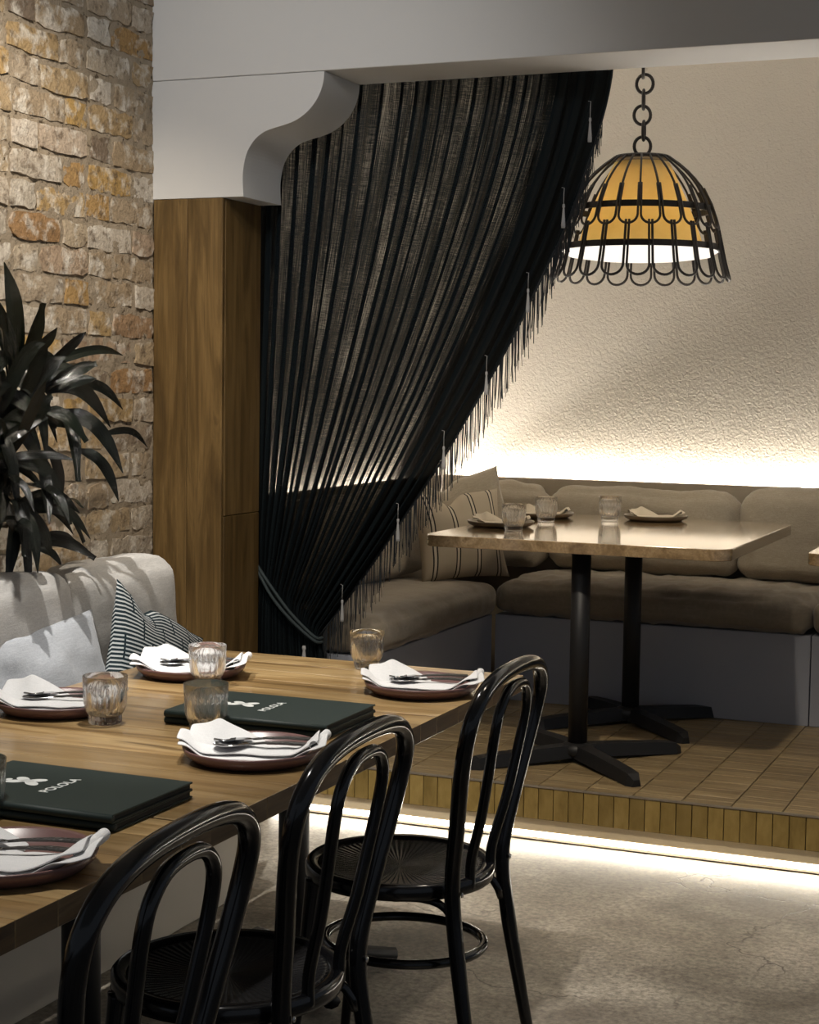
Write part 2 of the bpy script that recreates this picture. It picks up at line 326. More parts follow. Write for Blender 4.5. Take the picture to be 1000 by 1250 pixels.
def lathe(prof, seg=32, name='lathe', smooth=True, fr=None):
    """prof: list of (r,z); fr(k, angle, r, z) may return a changed r"""
    v, f = [], []; n = len(prof)
    for k in range(seg):
        a = 2 * PI * k / seg
        for i, (r, z) in enumerate(prof):
            rr = fr(i, a, r, z) if fr else r
            v.append((rr * cos(a), rr * sin(a), z))
    for k in range(seg):
        b = ((k + 1) % seg) * n; c = k * n
        for i in range(n - 1): f.append((c + i, b + i, b + i + 1, c + i + 1))
    me = mesh(name, v, f, smooth)
    bm = bmesh.new(); bm.from_mesh(me); bmesh.ops.remove_doubles(bm, verts=bm.verts[:], dist=1e-5); bmesh.ops.recalc_face_normals(bm, faces=bm.faces[:]); bm.to_mesh(me); bm.free()
    return me
def tube(path, rad, seg=8, closed=False, name='tube', flat=1.0, up=None):
    P = [Vector(p) for p in path]; n = len(P); R = rad if hasattr(rad, '__len__') else [rad] * n
    v, f = [], []; T = []
    for i in range(n):
        a = P[(i - 1) % n] if (closed or i > 0) else P[i]; b = P[(i + 1) % n] if (closed or i < n - 1) else P[i]
        d = b - a; T.append(d.normalized() if d.length > 1e-9 else Vector((0, 0, 1)))
    ref = Vector(up) if up else (Vector((0, 0, 1)) if abs(T[0].z) < 0.9 else Vector((1, 0, 0)))
    N = (ref - T[0] * ref.dot(T[0])).normalized()
    for i in range(n):
        if up: N = Vector(up)
        N = (N - T[i] * N.dot(T[i])).normalized(); B = T[i].cross(N)
        for k in range(seg):
            a = 2 * PI * k / seg; v.append(P[i] + (N * cos(a) * flat + B * sin(a)) * R[i])
    m = n if closed else n - 1
    for i in range(m):
        j = (i + 1) % n
        for k in range(seg): f.append((i * seg + k, i * seg + (k + 1) % seg, j * seg + (k + 1) % seg, j * seg + k))
    if not closed: f.append(tuple(range(seg))[::-1]); f.append(tuple((n - 1) * seg + k for k in range(seg)))
    return mesh(name, v, f, True)
def bez(p0, p1, p2, p3, n=10):
    p0, p1, p2, p3 = map(Vector, (p0, p1, p2, p3)); out = []
    for i in range(n + 1):
        t = i / n; s = 1 - t; out.append(p0 * s ** 3 + p1 * 3 * s * s * t + p2 * 3 * s * t * t + p3 * t ** 3)
    return out
def catmull(pts, n=6, closed=False):
    P = [Vector(p) for p in pts]; out = []; m = len(P)
    rng = range(m) if closed else range(m - 1)
    for i in rng:
        if closed: a, b, c, d = P[(i - 1) % m], P[i], P[(i + 1) % m], P[(i + 2) % m]
        else: a, b, c, d = P[max(i - 1, 0)], P[i], P[i + 1], P[min(i + 2, m - 1)]
        for k in range(n):
            t = k / n; out.append(0.5 * ((2 * b) + (c - a) * t + (2 * a - 5 * b + 4 * c - d) * t * t + (3 * b - a - 3 * c + d) * t ** 3))
    if not closed: out.append(P[-1])
    return out
def nz(p, s=1.0, seed=0): return mnoise.noise(Vector(p) * s + Vector((seed * 7.3, seed * 3.1, seed * 5.7)))
def cushion(sx, sy, sz, r=0.05, puff=0.02, wr=0.004, seed=0, ndiv=(18, 12, 6), wscale=9.0, edge=0.0, name='cushion'):
    """rounded, slightly overstuffed box centred on x,y with its base at z=0; wrinkles run in from the seams"""
    nx, ny, nzv = ndiv; verts, idx, faces = [], {}, []
    def g(i, n): t = i / n; return -cos(PI * t) * 0.35 + (2 * t - 1) * 0.65
    def vid(i, j, k):
        key = (i, j, k)
        if key not in idx:
            idx[key] = len(verts); verts.append(Vector((g(i, nx), g(j, ny), g(k, nzv))))
        return idx[key]
    for i in range(nx):
        for j in range(ny):
            faces.append((vid(i, j, 0), vid(i, j + 1, 0), vid(i + 1, j + 1, 0), vid(i + 1, j, 0))); faces.append((vid(i, j, nzv), vid(i + 1, j, nzv), vid(i + 1, j + 1, nzv), vid(i, j + 1, nzv)))
    for i in range(nx):
        for k in range(nzv):
            faces.append((vid(i, 0, k), vid(i + 1, 0, k), vid(i + 1, 0, k + 1), vid(i, 0, k + 1))); faces.append((vid(i, ny, k), vid(i, ny, k + 1), vid(i + 1, ny, k + 1), vid(i + 1, ny, k)))
    for j in range(ny):
        for k in range(nzv):
            faces.append((vid(0, j, k), vid(0, j, k + 1), vid(0, j + 1, k + 1), vid(0, j + 1, k))); faces.append((vid(nx, j, k), vid(nx, j + 1, k), vid(nx, j + 1, k + 1), vid(nx, j, k + 1)))
    H = Vector((sx / 2, sy / 2, sz / 2)); out = []
    for p in verts:
        q = Vector((p.x * H.x, p.y * H.y, p.z * H.z)); rr = min(r, H.x, H.y, H.z) * 0.98
        c = Vector((max(-H.x + rr, min(H.x - rr, q.x)), max(-H.y + rr, min(H.y - rr, q.y)), max(-H.z + rr, min(H.z - rr, q.z))))
        d = q - c; o = c + d.normalized() * rr if d.length > 1e-6 else q
        a, b, e = p.x, p.y, p.z
        o.z += puff * (1 - a ** 4) * (1 - b ** 4) * (1 if e > 0 else 0.0) * max(0, e)
        o.y += puff * 0.8 * (1 - a ** 4) * (1 - e ** 4) * b * abs(b); o.x += puff * 0.5 * (1 - b ** 4) * (1 - e ** 4) * a * abs(a)
        w = wr * (nz((o.x, o.y * 0.7, o.z), wscale, seed) + 0.6 * nz((o.x, o.y, o.z), wscale * 2.6, seed + 3))
        nn = Vector((a ** 5, b ** 5, e ** 5)); nn = nn.normalized() if nn.length > 1e-6 else Vector((0, 0, 1))
        o += nn * w
        if edge: o.z += edge * nz((o.x * 3, o.y * 3, 0), 1.0, seed + 9)
        o.z += sz / 2; out.append(o)
    return mesh(name, out, faces, True)
def pillow(w, h, t, seed=0, n=22, wr=0.006, chop=0.0, chop_c=0.0, name='pillow', ear=0.07):
    """knife edge pillow in the x-z plane, base at z=0, front faces -y; chop presses a dent into the top"""
    v, f, uv = [], [], []
    for side in (-1, 1):
        for j in range(n + 1):
            for i in range(n + 1):
                a = -1 + 2 * i / n; b = -1 + 2 * j / n
                a = math.copysign(abs(a) ** 0.85, a); b = math.copysign(abs(b) ** 0.85, b)
                th = ((1 - a * a) ** 0.55) * ((1 - b * b) ** 0.55) if abs(a) < 1 and abs(b) < 1 else 0
                x = w / 2 * a * (1 - ear * (1 - b * b)); z = h / 2 * b * (1 - ear * (1 - a * a))
                y = side * t / 2 * th
                y += wr * th ** 0.5 * (nz((x, z, side), 9, seed) + 0.5 * nz((x, z, side), 24, seed + 2)) * side if th > 0 else 0.5 * wr * nz((x, z, 0), 8, seed)
                if chop and b > 0: z -= chop * (b ** 2) * math.exp(-((a - chop_c) / 0.22) ** 2)
                v.append((x, y, z + h / 2)); uv.append(((a + 1) / 2, (b + 1) / 2))
        base = 0 if side == -1 else (n + 1) ** 2
        for j in range(n):
            for i in range(n):
                q = (base + j * (n + 1) + i, base + j * (n + 1) + i + 1, base + (j + 1) * (n + 1) + i + 1, base + (j + 1) * (n + 1) + i)
                f.append(q if side == -1 else q[::-1])
    me = mesh(name, v, f, True, uv); bm = bmesh.new(); bm.from_mesh(me)
    bmesh.ops.remove_doubles(bm, verts=bm.verts[:], dist=1e-6); bm.to_mesh(me); bm.free(); return me

# ================================================================== SETTING
XB = -2.97            # brick wall face
YH0, YH1 = 4.90, 5.17  # header front / back
HP = 0.20             # platform height
YP = 5.16             # platform edge
YW = 7.30             # alcove back wall

struct('floor', boxm(-3.3, 3.2, -2.5, YP + 0.09, -0.1, 0.0), 'concrete', 'mottled polished concrete floor with hairline cracks')
struct('ceiling', boxm(-3.3, 3.2, -2.5, YH0, 3.3, 3.4), 'white', 'plain white ceiling')
struct('ceiling_alcove', boxm(-3.3, 3.2, YH1, YW + 0.2, 3.0, 3.1), 'white', 'plain ceiling over the alcove')
struct('wall_back', boxm(-3.3, 3.2, YW, YW + 0.15, 0.0, 3.0), 'texwall', 'rough textured beige plaster wall behind the banquette')
struct('wall_alcove', boxm(XB - 0.15, XB, YH1, YW, 0.0, 3.0), 'texwall', 'textured plaster side wall of the alcove')

# brick wall
rng = random.Random(7)
wl = struct('wall_left', boxm(XB - 0.2, XB - 0.016, 1.2, YH1, 0.0, 3.3), 'mortar', 'old brick wall with rough lime mortar')
_v, _f = [], []; _ny, _nz = 120, 210
for _j in range(_nz + 1):
    for _i in range(_ny + 1):
        _y = 3.70 + 1.205 * _i / _ny; _z = 0.70 + 2.45 * _j / _nz
        _v.append((XB - 0.0055 + 0.0045 * nz((0, _y, _z), 26, 1) + 0.003 * nz((0, _y, _z), 75, 2), _y, _z))
for _j in range(_nz):
    for _i in range(_ny): _a = _j * (_ny + 1) + _i; _f.append((_a, _a + 1, _a + _ny + 2, _a + _ny + 1))
obj('mortar_bed', mesh('mortar_bed', _v, _f, True), 'mortar', wl)
def brick_mesh(L, H, seed):
    """front faces +x; uneven worn arrises"""
    R = random.Random(seed); ny, nzz = (7, 3) if L > 0.18 else (4, 3); D = 0.034; v, f = [], []; idx = {}
    for j in range(nzz + 1):
        for i in range(ny + 1):
            y = -L / 2 + L * i / ny; z = -H / 2 + H * j / nzz
            cx = i in (0, ny); cz = j in (0, nzz)
            y += R.uniform(-0.005, 0.005) * (1.3 if cx else 1); z += R.uniform(-0.005, 0.005) * (1.2 if cz else 1)
            if cx and cz: y *= 0.975; z *= 0.92
            x = D / 2 + R.uniform(-0.003, 0.003) - (0.002 if (cx or cz) else 0)
            idx[i, j] = len(v); v.append((x, y, z))
    ring = [(i, 0) for i in range(ny + 1)] + [(ny, j) for j in range(1, nzz + 1)] + [(i, nzz) for i in range(ny - 1, -1, -1)] + [(0, j) for j in range(nzz - 1, 0, -1)]
    bk = []
    for k in ring: p = v[idx[k]]; bk.append(len(v)); v.append((-D / 2, p[1] * 1.012, p[2] * 1.03))
    for j in range(nzz):
        for i in range(ny): f.append((idx[i, j], idx[i + 1, j], idx[i + 1, j + 1], idx[i, j + 1]))
    m = len(ring)
    for k in range(m): f.append((idx[ring[k]], bk[k], bk[(k + 1) % m], idx[ring[(k + 1) % m]]))
    me = mesh('brick', v, f, True)
    rs = set(idx[k] for k in ring)
    for e in me.edges: e.use_edge_sharp = (e.vertices[0] in rs and e.vertices[1] in rs) or max(e.vertices) >= bk[0]
    return me
STR = [brick_mesh(0.245, 0.075, 100 + k) for k in range(14)]; HDR = [brick_mesh(0.118, 0.075, 200 + k) for k in range(10)]
far_v, far_f = [], []
z = 0.045; row = 0; nbr = 0
while z < 3.28:
    pos = YH0 + 0.01 - rng.uniform(0.0, 0.02); first = True
    while pos > 1.3:
        if first and row % 2: kind, L = 'h', 0.118
        elif first: kind, L = 's', 0.245
        else: kind = 'h' if last == 's' else 's'; L = 0.118 if kind == 'h' else 0.245
        first = False; last = kind; j = rng.uniform(0.013, 0.024)
        cyb = pos - L / 2; pos -= L + j
        me = rng.choice(STR if kind == 's' else HDR)
        x = XB - 0.017 + rng.uniform(-0.004, 0.004); zz = z + rng.uniform(-0.004, 0.004); rx = rng.uniform(-0.02, 0.02)
        if cyb > 3.75 and z > 0.75 and z < 3.1 and nbr < 300:
            obj('brick', me, 'brick', wl, (x, cyb, zz), (rx, rng.uniform(-0.02, 0.02), rng.uniform(-0.012, 0.012))); nbr += 1
        else:
            if len(me.materials) == 0: me.materials.append(MT['brick'])
            b0 = len(far_v)
            far_v += [(p.co.x + x, p.co.y + cyb, p.co.z + zz) for p in me.vertices]; far_f += [tuple(b0 + q for q in p.vertices) for p in me.polygons]
    z += 0.0905; row += 1
fb = obj('brickwork', mesh('brickwork', far_v, far_f, True), 'brick', wl); tag(fb, 'rest of the brickwork', kind='stuff')

# header beam, scalloped bracket
struct('wall_header', boxm(XB - 0.2, 3.2, YH0, YH1, 2.481, 3.3, 0.002, 1), 'white', 'white painted header beam over the alcove opening')
fp = [(-2.634, 2.095), (-2.637, 2.15), (-2.634, 2.19), (-2.622, 2.235), (-2.597, 2.272), (-2.563, 2.297), (-2.525, 2.309), (-2.485, 2.318), (-2.445, 2.331), (-2.408, 2.354), (-2.38, 2.383), (-2.361, 2.415), (-2.351, 2.448), (-2.348, 2.479)]
cp = [(p.x, p.y) for p in catmull([(a, b, 0) for a, b in fp], 4)]
struct('wall_bracket', prism([(XB - 0.2, 2.479), (XB - 0.2, 2.095)] + cp, 'Y', YH0, YH1, 0.0015), 'white', 'white scalloped bracket corner under the header beam')

# timber column
colm = thing('timber_column', 'square oak clad column between brick wall and dark curtain', 'column', (-2.84, 5.03, 0))
def cpart(name, x0, x1, y0, y1, z0, z1): return obj(name, boxm(x0 + 2.84, x1 + 2.84, y0 - 5.03, y1 - 5.03, z0, z1, 0.002, 1), 'wood_col', colm)
cpart('front_board', XB, -2.842, YH0, YH0 + 0.02, 0.0, 2.094); cpart('front_board', -2.8405, -2.71, YH0, YH0 + 0.02, 0.0, 2.094)
cpart('side_board', -2.73, -2.71, YH0 + 0.021, YH1, 1.052, 2.094); cpart('side_board', -2.73, -2.71, YH0 + 0.021, YH1, 0.0, 1.050)
cpart('core', XB, -2.731, YH0 + 0.021, YH1, 0.0, 2.09)

# platform with tiles
pf = struct('floor_platform', prism([(YP + 0.011, HP - 0.007), (YW, HP - 0.007), (YW, 0.0), (YP + 0.09, 0.0), (YP + 0.09, 0.047), (YP + 0.061, 0.047), (YP + 0.061, 0.0895), (YP + 0.011, 0.0895)], 'X', XB, 3.2), 'grout', 'raised alcove floor faced with slim golden brown tiles')
TX, TY = 0.158, 0.0525
tile_me = boxm(-TX / 2 + 0.0015, TX / 2 - 0.0015, -TY / 2 + 0.0009, TY / 2 - 0.0009, -0.008, 0.0, 0.0012, 1, 'floor_tile')
rest_v, rest_f = [], []; nt_ = 0
ix0 = -1.05 - TX / 2 - 12 * TX
for a in range(36):
    for b in range(27):
        x = ix0 + a * TX; y = YP + 0.012 + TY * (b + 0.5)
        if x < XB + 0.05 or x > 2.5: continue
        dz = rng.uniform(-0.0008, 0.0008)
        vis = -2.42 < x < -0.66 and y < 6.52 and nt_ < 300
        if vis: obj('floor_tile', tile_me, 'tile_top', pf, (x, y, HP + dz), (rng.uniform(-0.004, 0.004), 0, 0)); nt_ += 1
        else:
            b0 = len(rest_v); rest_v += [(p.co.x + x, p.co.y + y, p.co.z + HP + dz) for p in tile_me.vertices]; rest_f += [tuple(b0 + q for q in p.vertices) for p in tile_me.polygons]
tag(obj('floor_tiling', mesh('floor_tiling', rest_v, rest_f), 'tile_top', pf), 'rest of the floor tiling', kind='stuff')
RT = 0.0505
rt_me = boxm(-RT / 2 + 0.0012, RT / 2 - 0.0012, -0.005, 0.006, -0.0515, 0.0505, 0.001, 1, 'riser_tile')
x = -2.66
while x < 0.3:
    obj('riser_tile', rt_me, 'tile_face', pf, (x, YP + 0.005, 0.144)); x += RT
obj('edge_trim', boxm(-2.69, 3.2, YP - 0.002, YP + 0.012, HP - 0.004, HP + 0.001), 'alu', pf)
pl = obj('plinth', prism([(YP + 0.011, 0.089), (YP + 0.011, 0.052), (YP + 0.02, 0.046), (YP + 0.06, 0.046), (YP + 0.06, 0.089)], 'X', -2.69, 3.2), 'plinth', pf)
led = thing('led_strip', 'glowing light strip tucked under the platform edge', 'light strip', (0, YP + 0.060, 0.026))
obj('strip_body', boxm(-2.68, 1.5, -0.006, 0.006, -0.008, 0.015), 'led_step', led)
obj('strip_backing', boxm(-2.68, 1.5, 0.0065, 0.012, -0.02, 0.018), 'alu', led)

# ================================================================== FURNITURE: dining side
# ---- dining tables (boards run across the top)
def dining_table(name, label, x0, x1, y0, y1, seed, posts):
    R = random.Random(seed); cx, cyy = (x0 + x1) / 2, (y0 + y1) / 2
    t = thing(name, label, 'table', (cx, cyy, 0))
    top = obj('tabletop', boxm(x0 - cx + 0.02, x1 - cx - 0.02, y0 - cyy + 0.02, y1 - cyy - 0.02, 0.698, 0.708), 'iron', t)
    y = y0
    while y < y1 - 0.01:
        w = min(R.uniform(0.085, 0.135), y1 - y)
        if y1 - y - w < 0.06: w = y1 - y
        me = boxm(x0 - cx, x1 - cx, 0, w - 0.0004, 0, 0.0415, 0.0010, 1); me.materials.append(MT['wood_tab']); me.materials.append(MT['endgrain'])
        for pg in me.polygons: pg.material_index = 1 if abs(pg.normal.x) > 0.9 else 0
        obj('plank', me, None, top, (0, y - cyy, 0.7085)); y += w
    for py in posts:
        obj('post', tube([(-0.0, py - cyy, 0.03), (0, py - cyy, 0.697)], 0.039, 20), 'iron', t)
        for sx in (-1, 1):
            for sgn in (-1, 1):
                d = Vector((sx * 0.20, sgn * 0.19, 0)); c0 = Vector((0, py - cyy, 0.055))
                obj('foot', tube([c0, c0 + d * 0.5 + Vector((0, 0, -0.008)), c0 + d + Vector((0, 0, -0.028))], [0.03, 0.027, 0.022], 8, flat=0.8), 'iron', t)
    return t
dining_table('dining_table', 'long oiled timber dining table with the far plates and green menus', -2.335, -1.385, 2.474, 4.12, 3, (2.8, 3.75))
dining_table('dining_table', 'timber dining table nearest the camera, butted against the longer one', -2.335, -1.378, 0.75, 2.466, 9, (1.1, 2.1))

# ---- bentwood chairs; local +x is the back of the chair
def chair_proto():
    t = thing('bentwood_chair', 'x', 'chair')
    zs = 0.465; R = 0.207
    obj('seat_ring', lathe([(0.165, zs - 0.03), (R - 0.004, zs - 0.034), (R, zs - 0.028), (R, zs - 0.006), (R - 0.006, zs), (0.184, zs - 0.002), (0.178, zs - 0.007), (0.165, zs - 0.03)], 56), 'lacquer', t)
    obj('seat_panel', lathe([(0.0, -0.017), (0.06, -0.0165), (0.12, -0.013), (0.168, -0.007), (0.1785, -0.0055), (0.176, -0.018), (0.0, -0.024)], 56), 'seat', t, (0, 0, zs))
    # rear legs and outer hoop: one bent rod
    half = [(0.250, -0.192, 0.0), (0.222, -0.178, 0.16), (0.194, -0.166, 0.33), (0.181, -0.164, 0.465), (0.199, -0.192, 0.60), (0.216, -0.222, 0.70), (0.231, -0.238, 0.78), (0.243, -0.230, 0.838), (0.251, -0.180, 0.882), (0.255, -0.080, 0.903)]
    path = half + [(x, -y, z) for x, y, z in reversed(half)]
    pts = catmull(path, 6); rad = [0.0125 + 0.0045 * min(1, max(0, (p.z / 0.3))) for p in pts]
    obj('back_hoop', tube(pts, rad, 12), 'lacquer', t)
    hi = [(0.186, -0.066, 0.440), (0.188, -0.068, 0.50), (0.213, -0.080, 0.60), (0.232, -0.092, 0.70), (0.246, -0.100, 0.78), (0.254, -0.090, 0.832), (0.258, -0.044, 0.866)]
    pi_ = catmull(hi + [(x, -y, z) for x, y, z in reversed(hi)], 6)
    obj('inner_hoop', tube(pi_, 0.0115, 10), 'lacquer', t)
    for s in (-1, 1):
        fl = catmull([(-0.150, s * 0.125, 0.435), (-0.156, s * 0.131, 0.36), (-0.170, s * 0.142, 0.2), (-0.196, s * 0.160, 0.0)], 6)
        obj('front_leg', tube(fl, [0.019 - 0.008 * (i / (len(fl) - 1)) for i in range(len(fl))], 12), 'lacquer', t)
        obj('seat_brace', tube(bez((0.186, s * 0.146, 0.36), (0.17, s * 0.135, 0.425), (0.13, s * 0.12, 0.43), (0.05, s * 0.165, 0.43), 8), 0.009, 8), 'lacquer', t)
    ring = [(0.012 + 0.176 * cos(2 * PI * k / 40), 0.160 * sin(2 * PI * k / 40), 0.285) for k in range(40)]
    obj('stretcher_ring', tube(ring, 0.0105, 10, True), 'lacquer', t)
    for (x, y, z) in ((0.200, 0.158, 0.452), (0.200, -0.158, 0.452)): obj('screw', lathe([(0, 0.0), (0.006, 0.0), (0.005, 0.003), (0, 0.004)], 12), 'steel', t, (x + 0.0, y, z), (0, PI / 2, 0))
    return t
ch = chair_proto()
CH = [((-1.400, 3.345, 0), 0.02, 'black bentwood chair at the far end of the table, whole seat showing'),
      ((-1.412, 2.590, 0), 0.03, 'black bentwood chair in the middle, pushed in beside the far chair'),
      ((-1.372, 1.912, 0), 0.05, 'black bentwood chair nearest the camera, only its upper back and seat in view')]
for i, (l, rz, lab) in enumerate(CH):
    o = ch if i == 0 else dup(ch); o.location = l; o.rotation_euler = (0, 0, rz); tag(o, lab, 'chair', 'bentwood chairs along the dining table')

# ---- bench along the brick wall
bn = thing('dining_bench', 'pale rendered bench with a ledge along the brick wall', 'bench', (-2.6, 2.6, 0))
obj('base', boxm(-0.345, 0.30, -2.0, 1.71, 0.0, 0.36, 0.006), 'bench_warm', bn)
obj('back_ledge', boxm(-0.345, -0.16, -2.0, 1.71, 0.3605, 0.90, 0.006), 'bench_warm', bn)
def seatc(name, label, x0, x1, y0, y1, z0, z1, m, seed, group, **kw):
    me = cushion(x1 - x0, y1 - y0, z1 - z0, seed=seed, **kw)
    o = obj(name, me, m, None, ((x0 + x1) / 2, (y0 + y1) / 2, z0)); return tag(o, label, 'cushion', group)
seatc('seat_cushion', 'grey linen bench seat pad under the striped pillow', -2.755, -2.31, 3.32, 4.30, 0.362, 0.455, 'linen_grey', 1, 'dining bench seat pads', r=0.04, puff=0.012)
seatc('seat_cushion', 'grey linen bench seat pad at the left edge of the photo', -2.755, -2.31, 2.30, 3.31, 0.362, 0.455, 'linen_grey', 2, 'dining bench seat pads', r=0.04, puff=0.012)
def backc(label, y0, y1, seed, m='linen_grey'):
    me = cushion(y1 - y0, 0.17, 0.50, r=0.055, puff=0.020, wr=0.008, seed=seed, ndiv=(24, 8, 20), wscale=6)
    o = obj('back_cushion', me, m, None, (-2.625, (y0 + y1) / 2, 0.470), (math.radians(-4), 0, PI / 2)); return tag(o, label, 'cushion', 'dining bench back cushions')
backc('large grey linen back cushion at the end of the bench beside the oak column', 3.880, 4.395, 11)
backc('large grey linen back cushion under the palm leaves at the left edge', 3.22, 3.870, 12)
# loose pillows on the bench
p = obj('throw_pillow', pillow(0.50, 0.42, 0.13, 21, wr=0.014), 'linen_blue', None, (-2.445, 3.640, 0.462), (math.radians(-17), math.radians(-3), math.radians(84)))
tag(p, 'blue grey linen pillow leaning on the bench behind a plate and tumbler', 'pillow')
p = obj('throw_pillow', pillow(0.46, 0.37, 0.14, 22, wr=0.010, chop=0.05, chop_c=-0.5), 'dash', None, (-2.412, 3.960, 0.530), (math.radians(-13), math.radians(28), math.radians(84)))
tag(p, 'dark teal pillow with fine white dashed stripes on the bench', 'pillow')

# ---- lady palm in a pot on the ledge behind the back cushions
palm = thing('potted_palm', 'dark glossy lady palm in front of the brick wall', 'plant', (-2.86, 3.72, 0.902))
obj('pot', lathe([(0.0, 0.0), (0.07, 0.0), (0.078, 0.005), (0.086, 0.14), (0.09, 0.15), (0.082, 0.15), (0.078, 0.13), (0.0, 0.13)], 32), 'pot', palm)
obj('soil', lathe([(0.0, 0.131), (0.077, 0.131), (0.077, 0.1345), (0.04, 0.138), (0.0, 0.14)], 24), 'soil', palm)
def leaf_mesh(p0, p1, w, arch, out, roll, seed, blunt):
    """strap leaf from p0 to p1 in pot space: arches up, bows out, folded along its midrib"""
    n = 12; a, b = Vector(p0), Vector(p1); L = (b - a).length; v, f, uv = [], [], []
    P = [a.lerp(b, i / n) + Vector((out * L * sin(PI * (i / n) ** 0.8), 0, arch * L * sin(PI * (i / n) ** 1.15))) for i in range(n + 1)]
    for i in range(n + 1):
        s_ = i / n; T = (P[min(i + 1, n)] - P[max(i - 1, 0)]).normalized()
        face = Vector((cos(roll), -0.35, sin(roll))); side = T.cross(face).normalized(); nn = side.cross(T)
        ww = w * min(1.0, 0.2 + 3.0 * s_) * (1.0 if s_ < 0.6 else max(0.45 if blunt else 0.06, 1 - ((s_ - 0.6) / 0.4) ** 1.8))
        for k, c in enumerate((-1, -0.5, 0, 0.5, 1)):
            v.append(P[i] + side * (c * ww / 2) + nn * (abs(c) * ww * 0.16)); uv.append((k / 4, s_))
    for i in range(n):
        for k in range(4): q = i * 5 + k; f.append((q, q + 5, q + 6, q + 1))
    return mesh('leaf', v, f, True, uv)
LEAVES = [(-2.751, 3.803, 1.491, -2.659, 3.652, 1.796, 0.076, 0.0), (-2.736, 3.818, 1.513, -2.633, 3.784, 1.698, 0.048, 0.0), (-2.705, 3.76, 1.513, -2.694, 3.596, 1.741, 0.063, 0.0), (-2.778, 3.946, 1.507, -2.636, 3.994, 1.629, 0.032, 0.1), (-2.749, 3.859, 1.52, -2.709, 4.299, 1.57, 0.029, 0.12), (-2.661, 3.846, 1.481, -2.581, 3.962, 1.541, 0.036, 0.1), (-2.68, 3.873, 1.459, -2.599, 3.99, 1.501, 0.034, 0.1), (-2.703, 3.802, 1.476, -2.678, 4.184, 1.36, 0.052, 0.25), (-2.704, 3.963, 1.413, -2.556, 4.057, 1.237, 0.05, 0.3), (-2.717, 3.959, 1.413, -2.591, 3.886, 1.221, 0.044, 0.3), (-2.699, 4.145, 1.341, -2.689, 4.404, 1.296, 0.022, 0.2), (-2.689, 4.021, 1.303, -2.589, 4.087, 1.155, 0.046, 0.3), (-2.744, 3.966, 1.31, -2.739, 4.025, 1.146, 0.042, 0.2), (-2.676, 3.727, 1.34, -2.596, 3.767, 1.456, 0.043, 0.1), (-2.694, 3.661, 1.288, -2.544, 3.804, 1.283, 0.026, 0.1), (-2.694, 3.662, 1.256, -2.538, 3.61, 1.158, 0.029, 0.2), (-2.733, 3.786, 1.145, -2.596, 3.954, 1.059, 0.036, 0.3), (-2.727, 3.788, 1.061, -2.568, 3.934, 1.007, 0.036, 0.2), (-2.675, 3.796, 1.074, -2.658, 3.99, 1.016, 0.027, 0.2), (-2.764, 3.923, 1.03, -2.727, 4.011, 0.969, 0.032, 0.2), (-2.664, 3.702, 1.158, -2.59, 3.698, 0.989, 0.039, 0.3), (-2.705, 3.731, 1.415, -2.654, 3.881, 1.371, 0.053, 0.2), (-2.719, 3.732, 1.372, -2.654, 3.805, 1.284, 0.057, 0.2), (-2.738, 3.705, 1.458, -2.638, 3.765, 1.395, 0.056, 0.2), (-2.71, 3.848, 1.281, -2.556, 3.701, 1.119, 0.043, 0.2), (-2.698, 3.684, 1.201, -2.54, 3.57, 1.046, 0.046, 0.3), (-2.677, 3.764, 1.219, -2.509, 3.725, 1.12, 0.034, 0.25), (-2.699, 3.949, 1.481, -2.672, 4.24, 1.412, 0.033, 0.2), (-2.677, 3.62, 1.12, -2.513, 3.567, 1.11, 0.041, 0.2), (-2.671, 3.831, 1.415, -2.575, 3.901, 1.328, 0.049, 0.25), (-2.694, 3.681, 1.48, -2.658, 3.498, 1.582, 0.049, 0.1), (-2.68, 3.77, 1.546, -2.583, 3.778, 1.633, 0.035, 0.0), (-2.746, 3.697, 1.328, -2.735, 3.808, 1.193, 0.053, 0.3), (-2.678, 3.858, 1.17, -2.509, 3.782, 1.159, 0.03, 0.15)]
R = random.Random(8); PO = Vector((-2.86, 3.72, 0.902))
for k, (x0, y0, z0, x1, y1, z1, w, ar) in enumerate(LEAVES):
    me = leaf_mesh(Vector((x0, y0, z0)) - PO, Vector((x1, y1, z1)) - PO, w * 0.95, ar * 0.6, R.uniform(0.03, 0.12), R.uniform(-0.1, 0.7), k, k % 4 == 1)
    obj('leaf', me, 'leaf', palm)
HUB = [Vector((0.13, 0.04, 0.59)), Vector((0.14, 0.05, 0.50)), Vector((0.16, 0.0, 0.38)), Vector((0.15, 0.04, 0.26)), Vector((0.10, -0.20, 0.55)), Vector((0.12, -0.16, 0.34)), Vector((0.15, -0.06, 0.46))]
for k in range(64):
    h = HUB[k % 7]; th = R.uniform(0, 2 * PI); L = R.uniform(0.20, 0.33)
    d = Vector((R.uniform(-0.05, 0.45), cos(th), sin(th) * 0.75 - 0.1)).normalized()
    if h.y > -0.1 and d.y > 0.3: L *= 0.85
    me = leaf_mesh(h, h + d * L, R.uniform(0.030, 0.046), R.uniform(0.05, 0.30), R.uniform(0.0, 0.1), R.uniform(-0.2, 0.8), 100 + k, k % 4 == 0)
    obj('leaf', me, 'leaf', palm)
for k, h in enumerate(HUB):
    ft = Vector((R.uniform(-0.03, 0.03), R.uniform(-0.03, 0.03), 0.135))
    obj('stem', tube(bez(ft, ft + Vector((0, 0, 0.2)), h - Vector((0, 0, 0.16)), h, 8), 0.0065, 7), 'stem', palm)

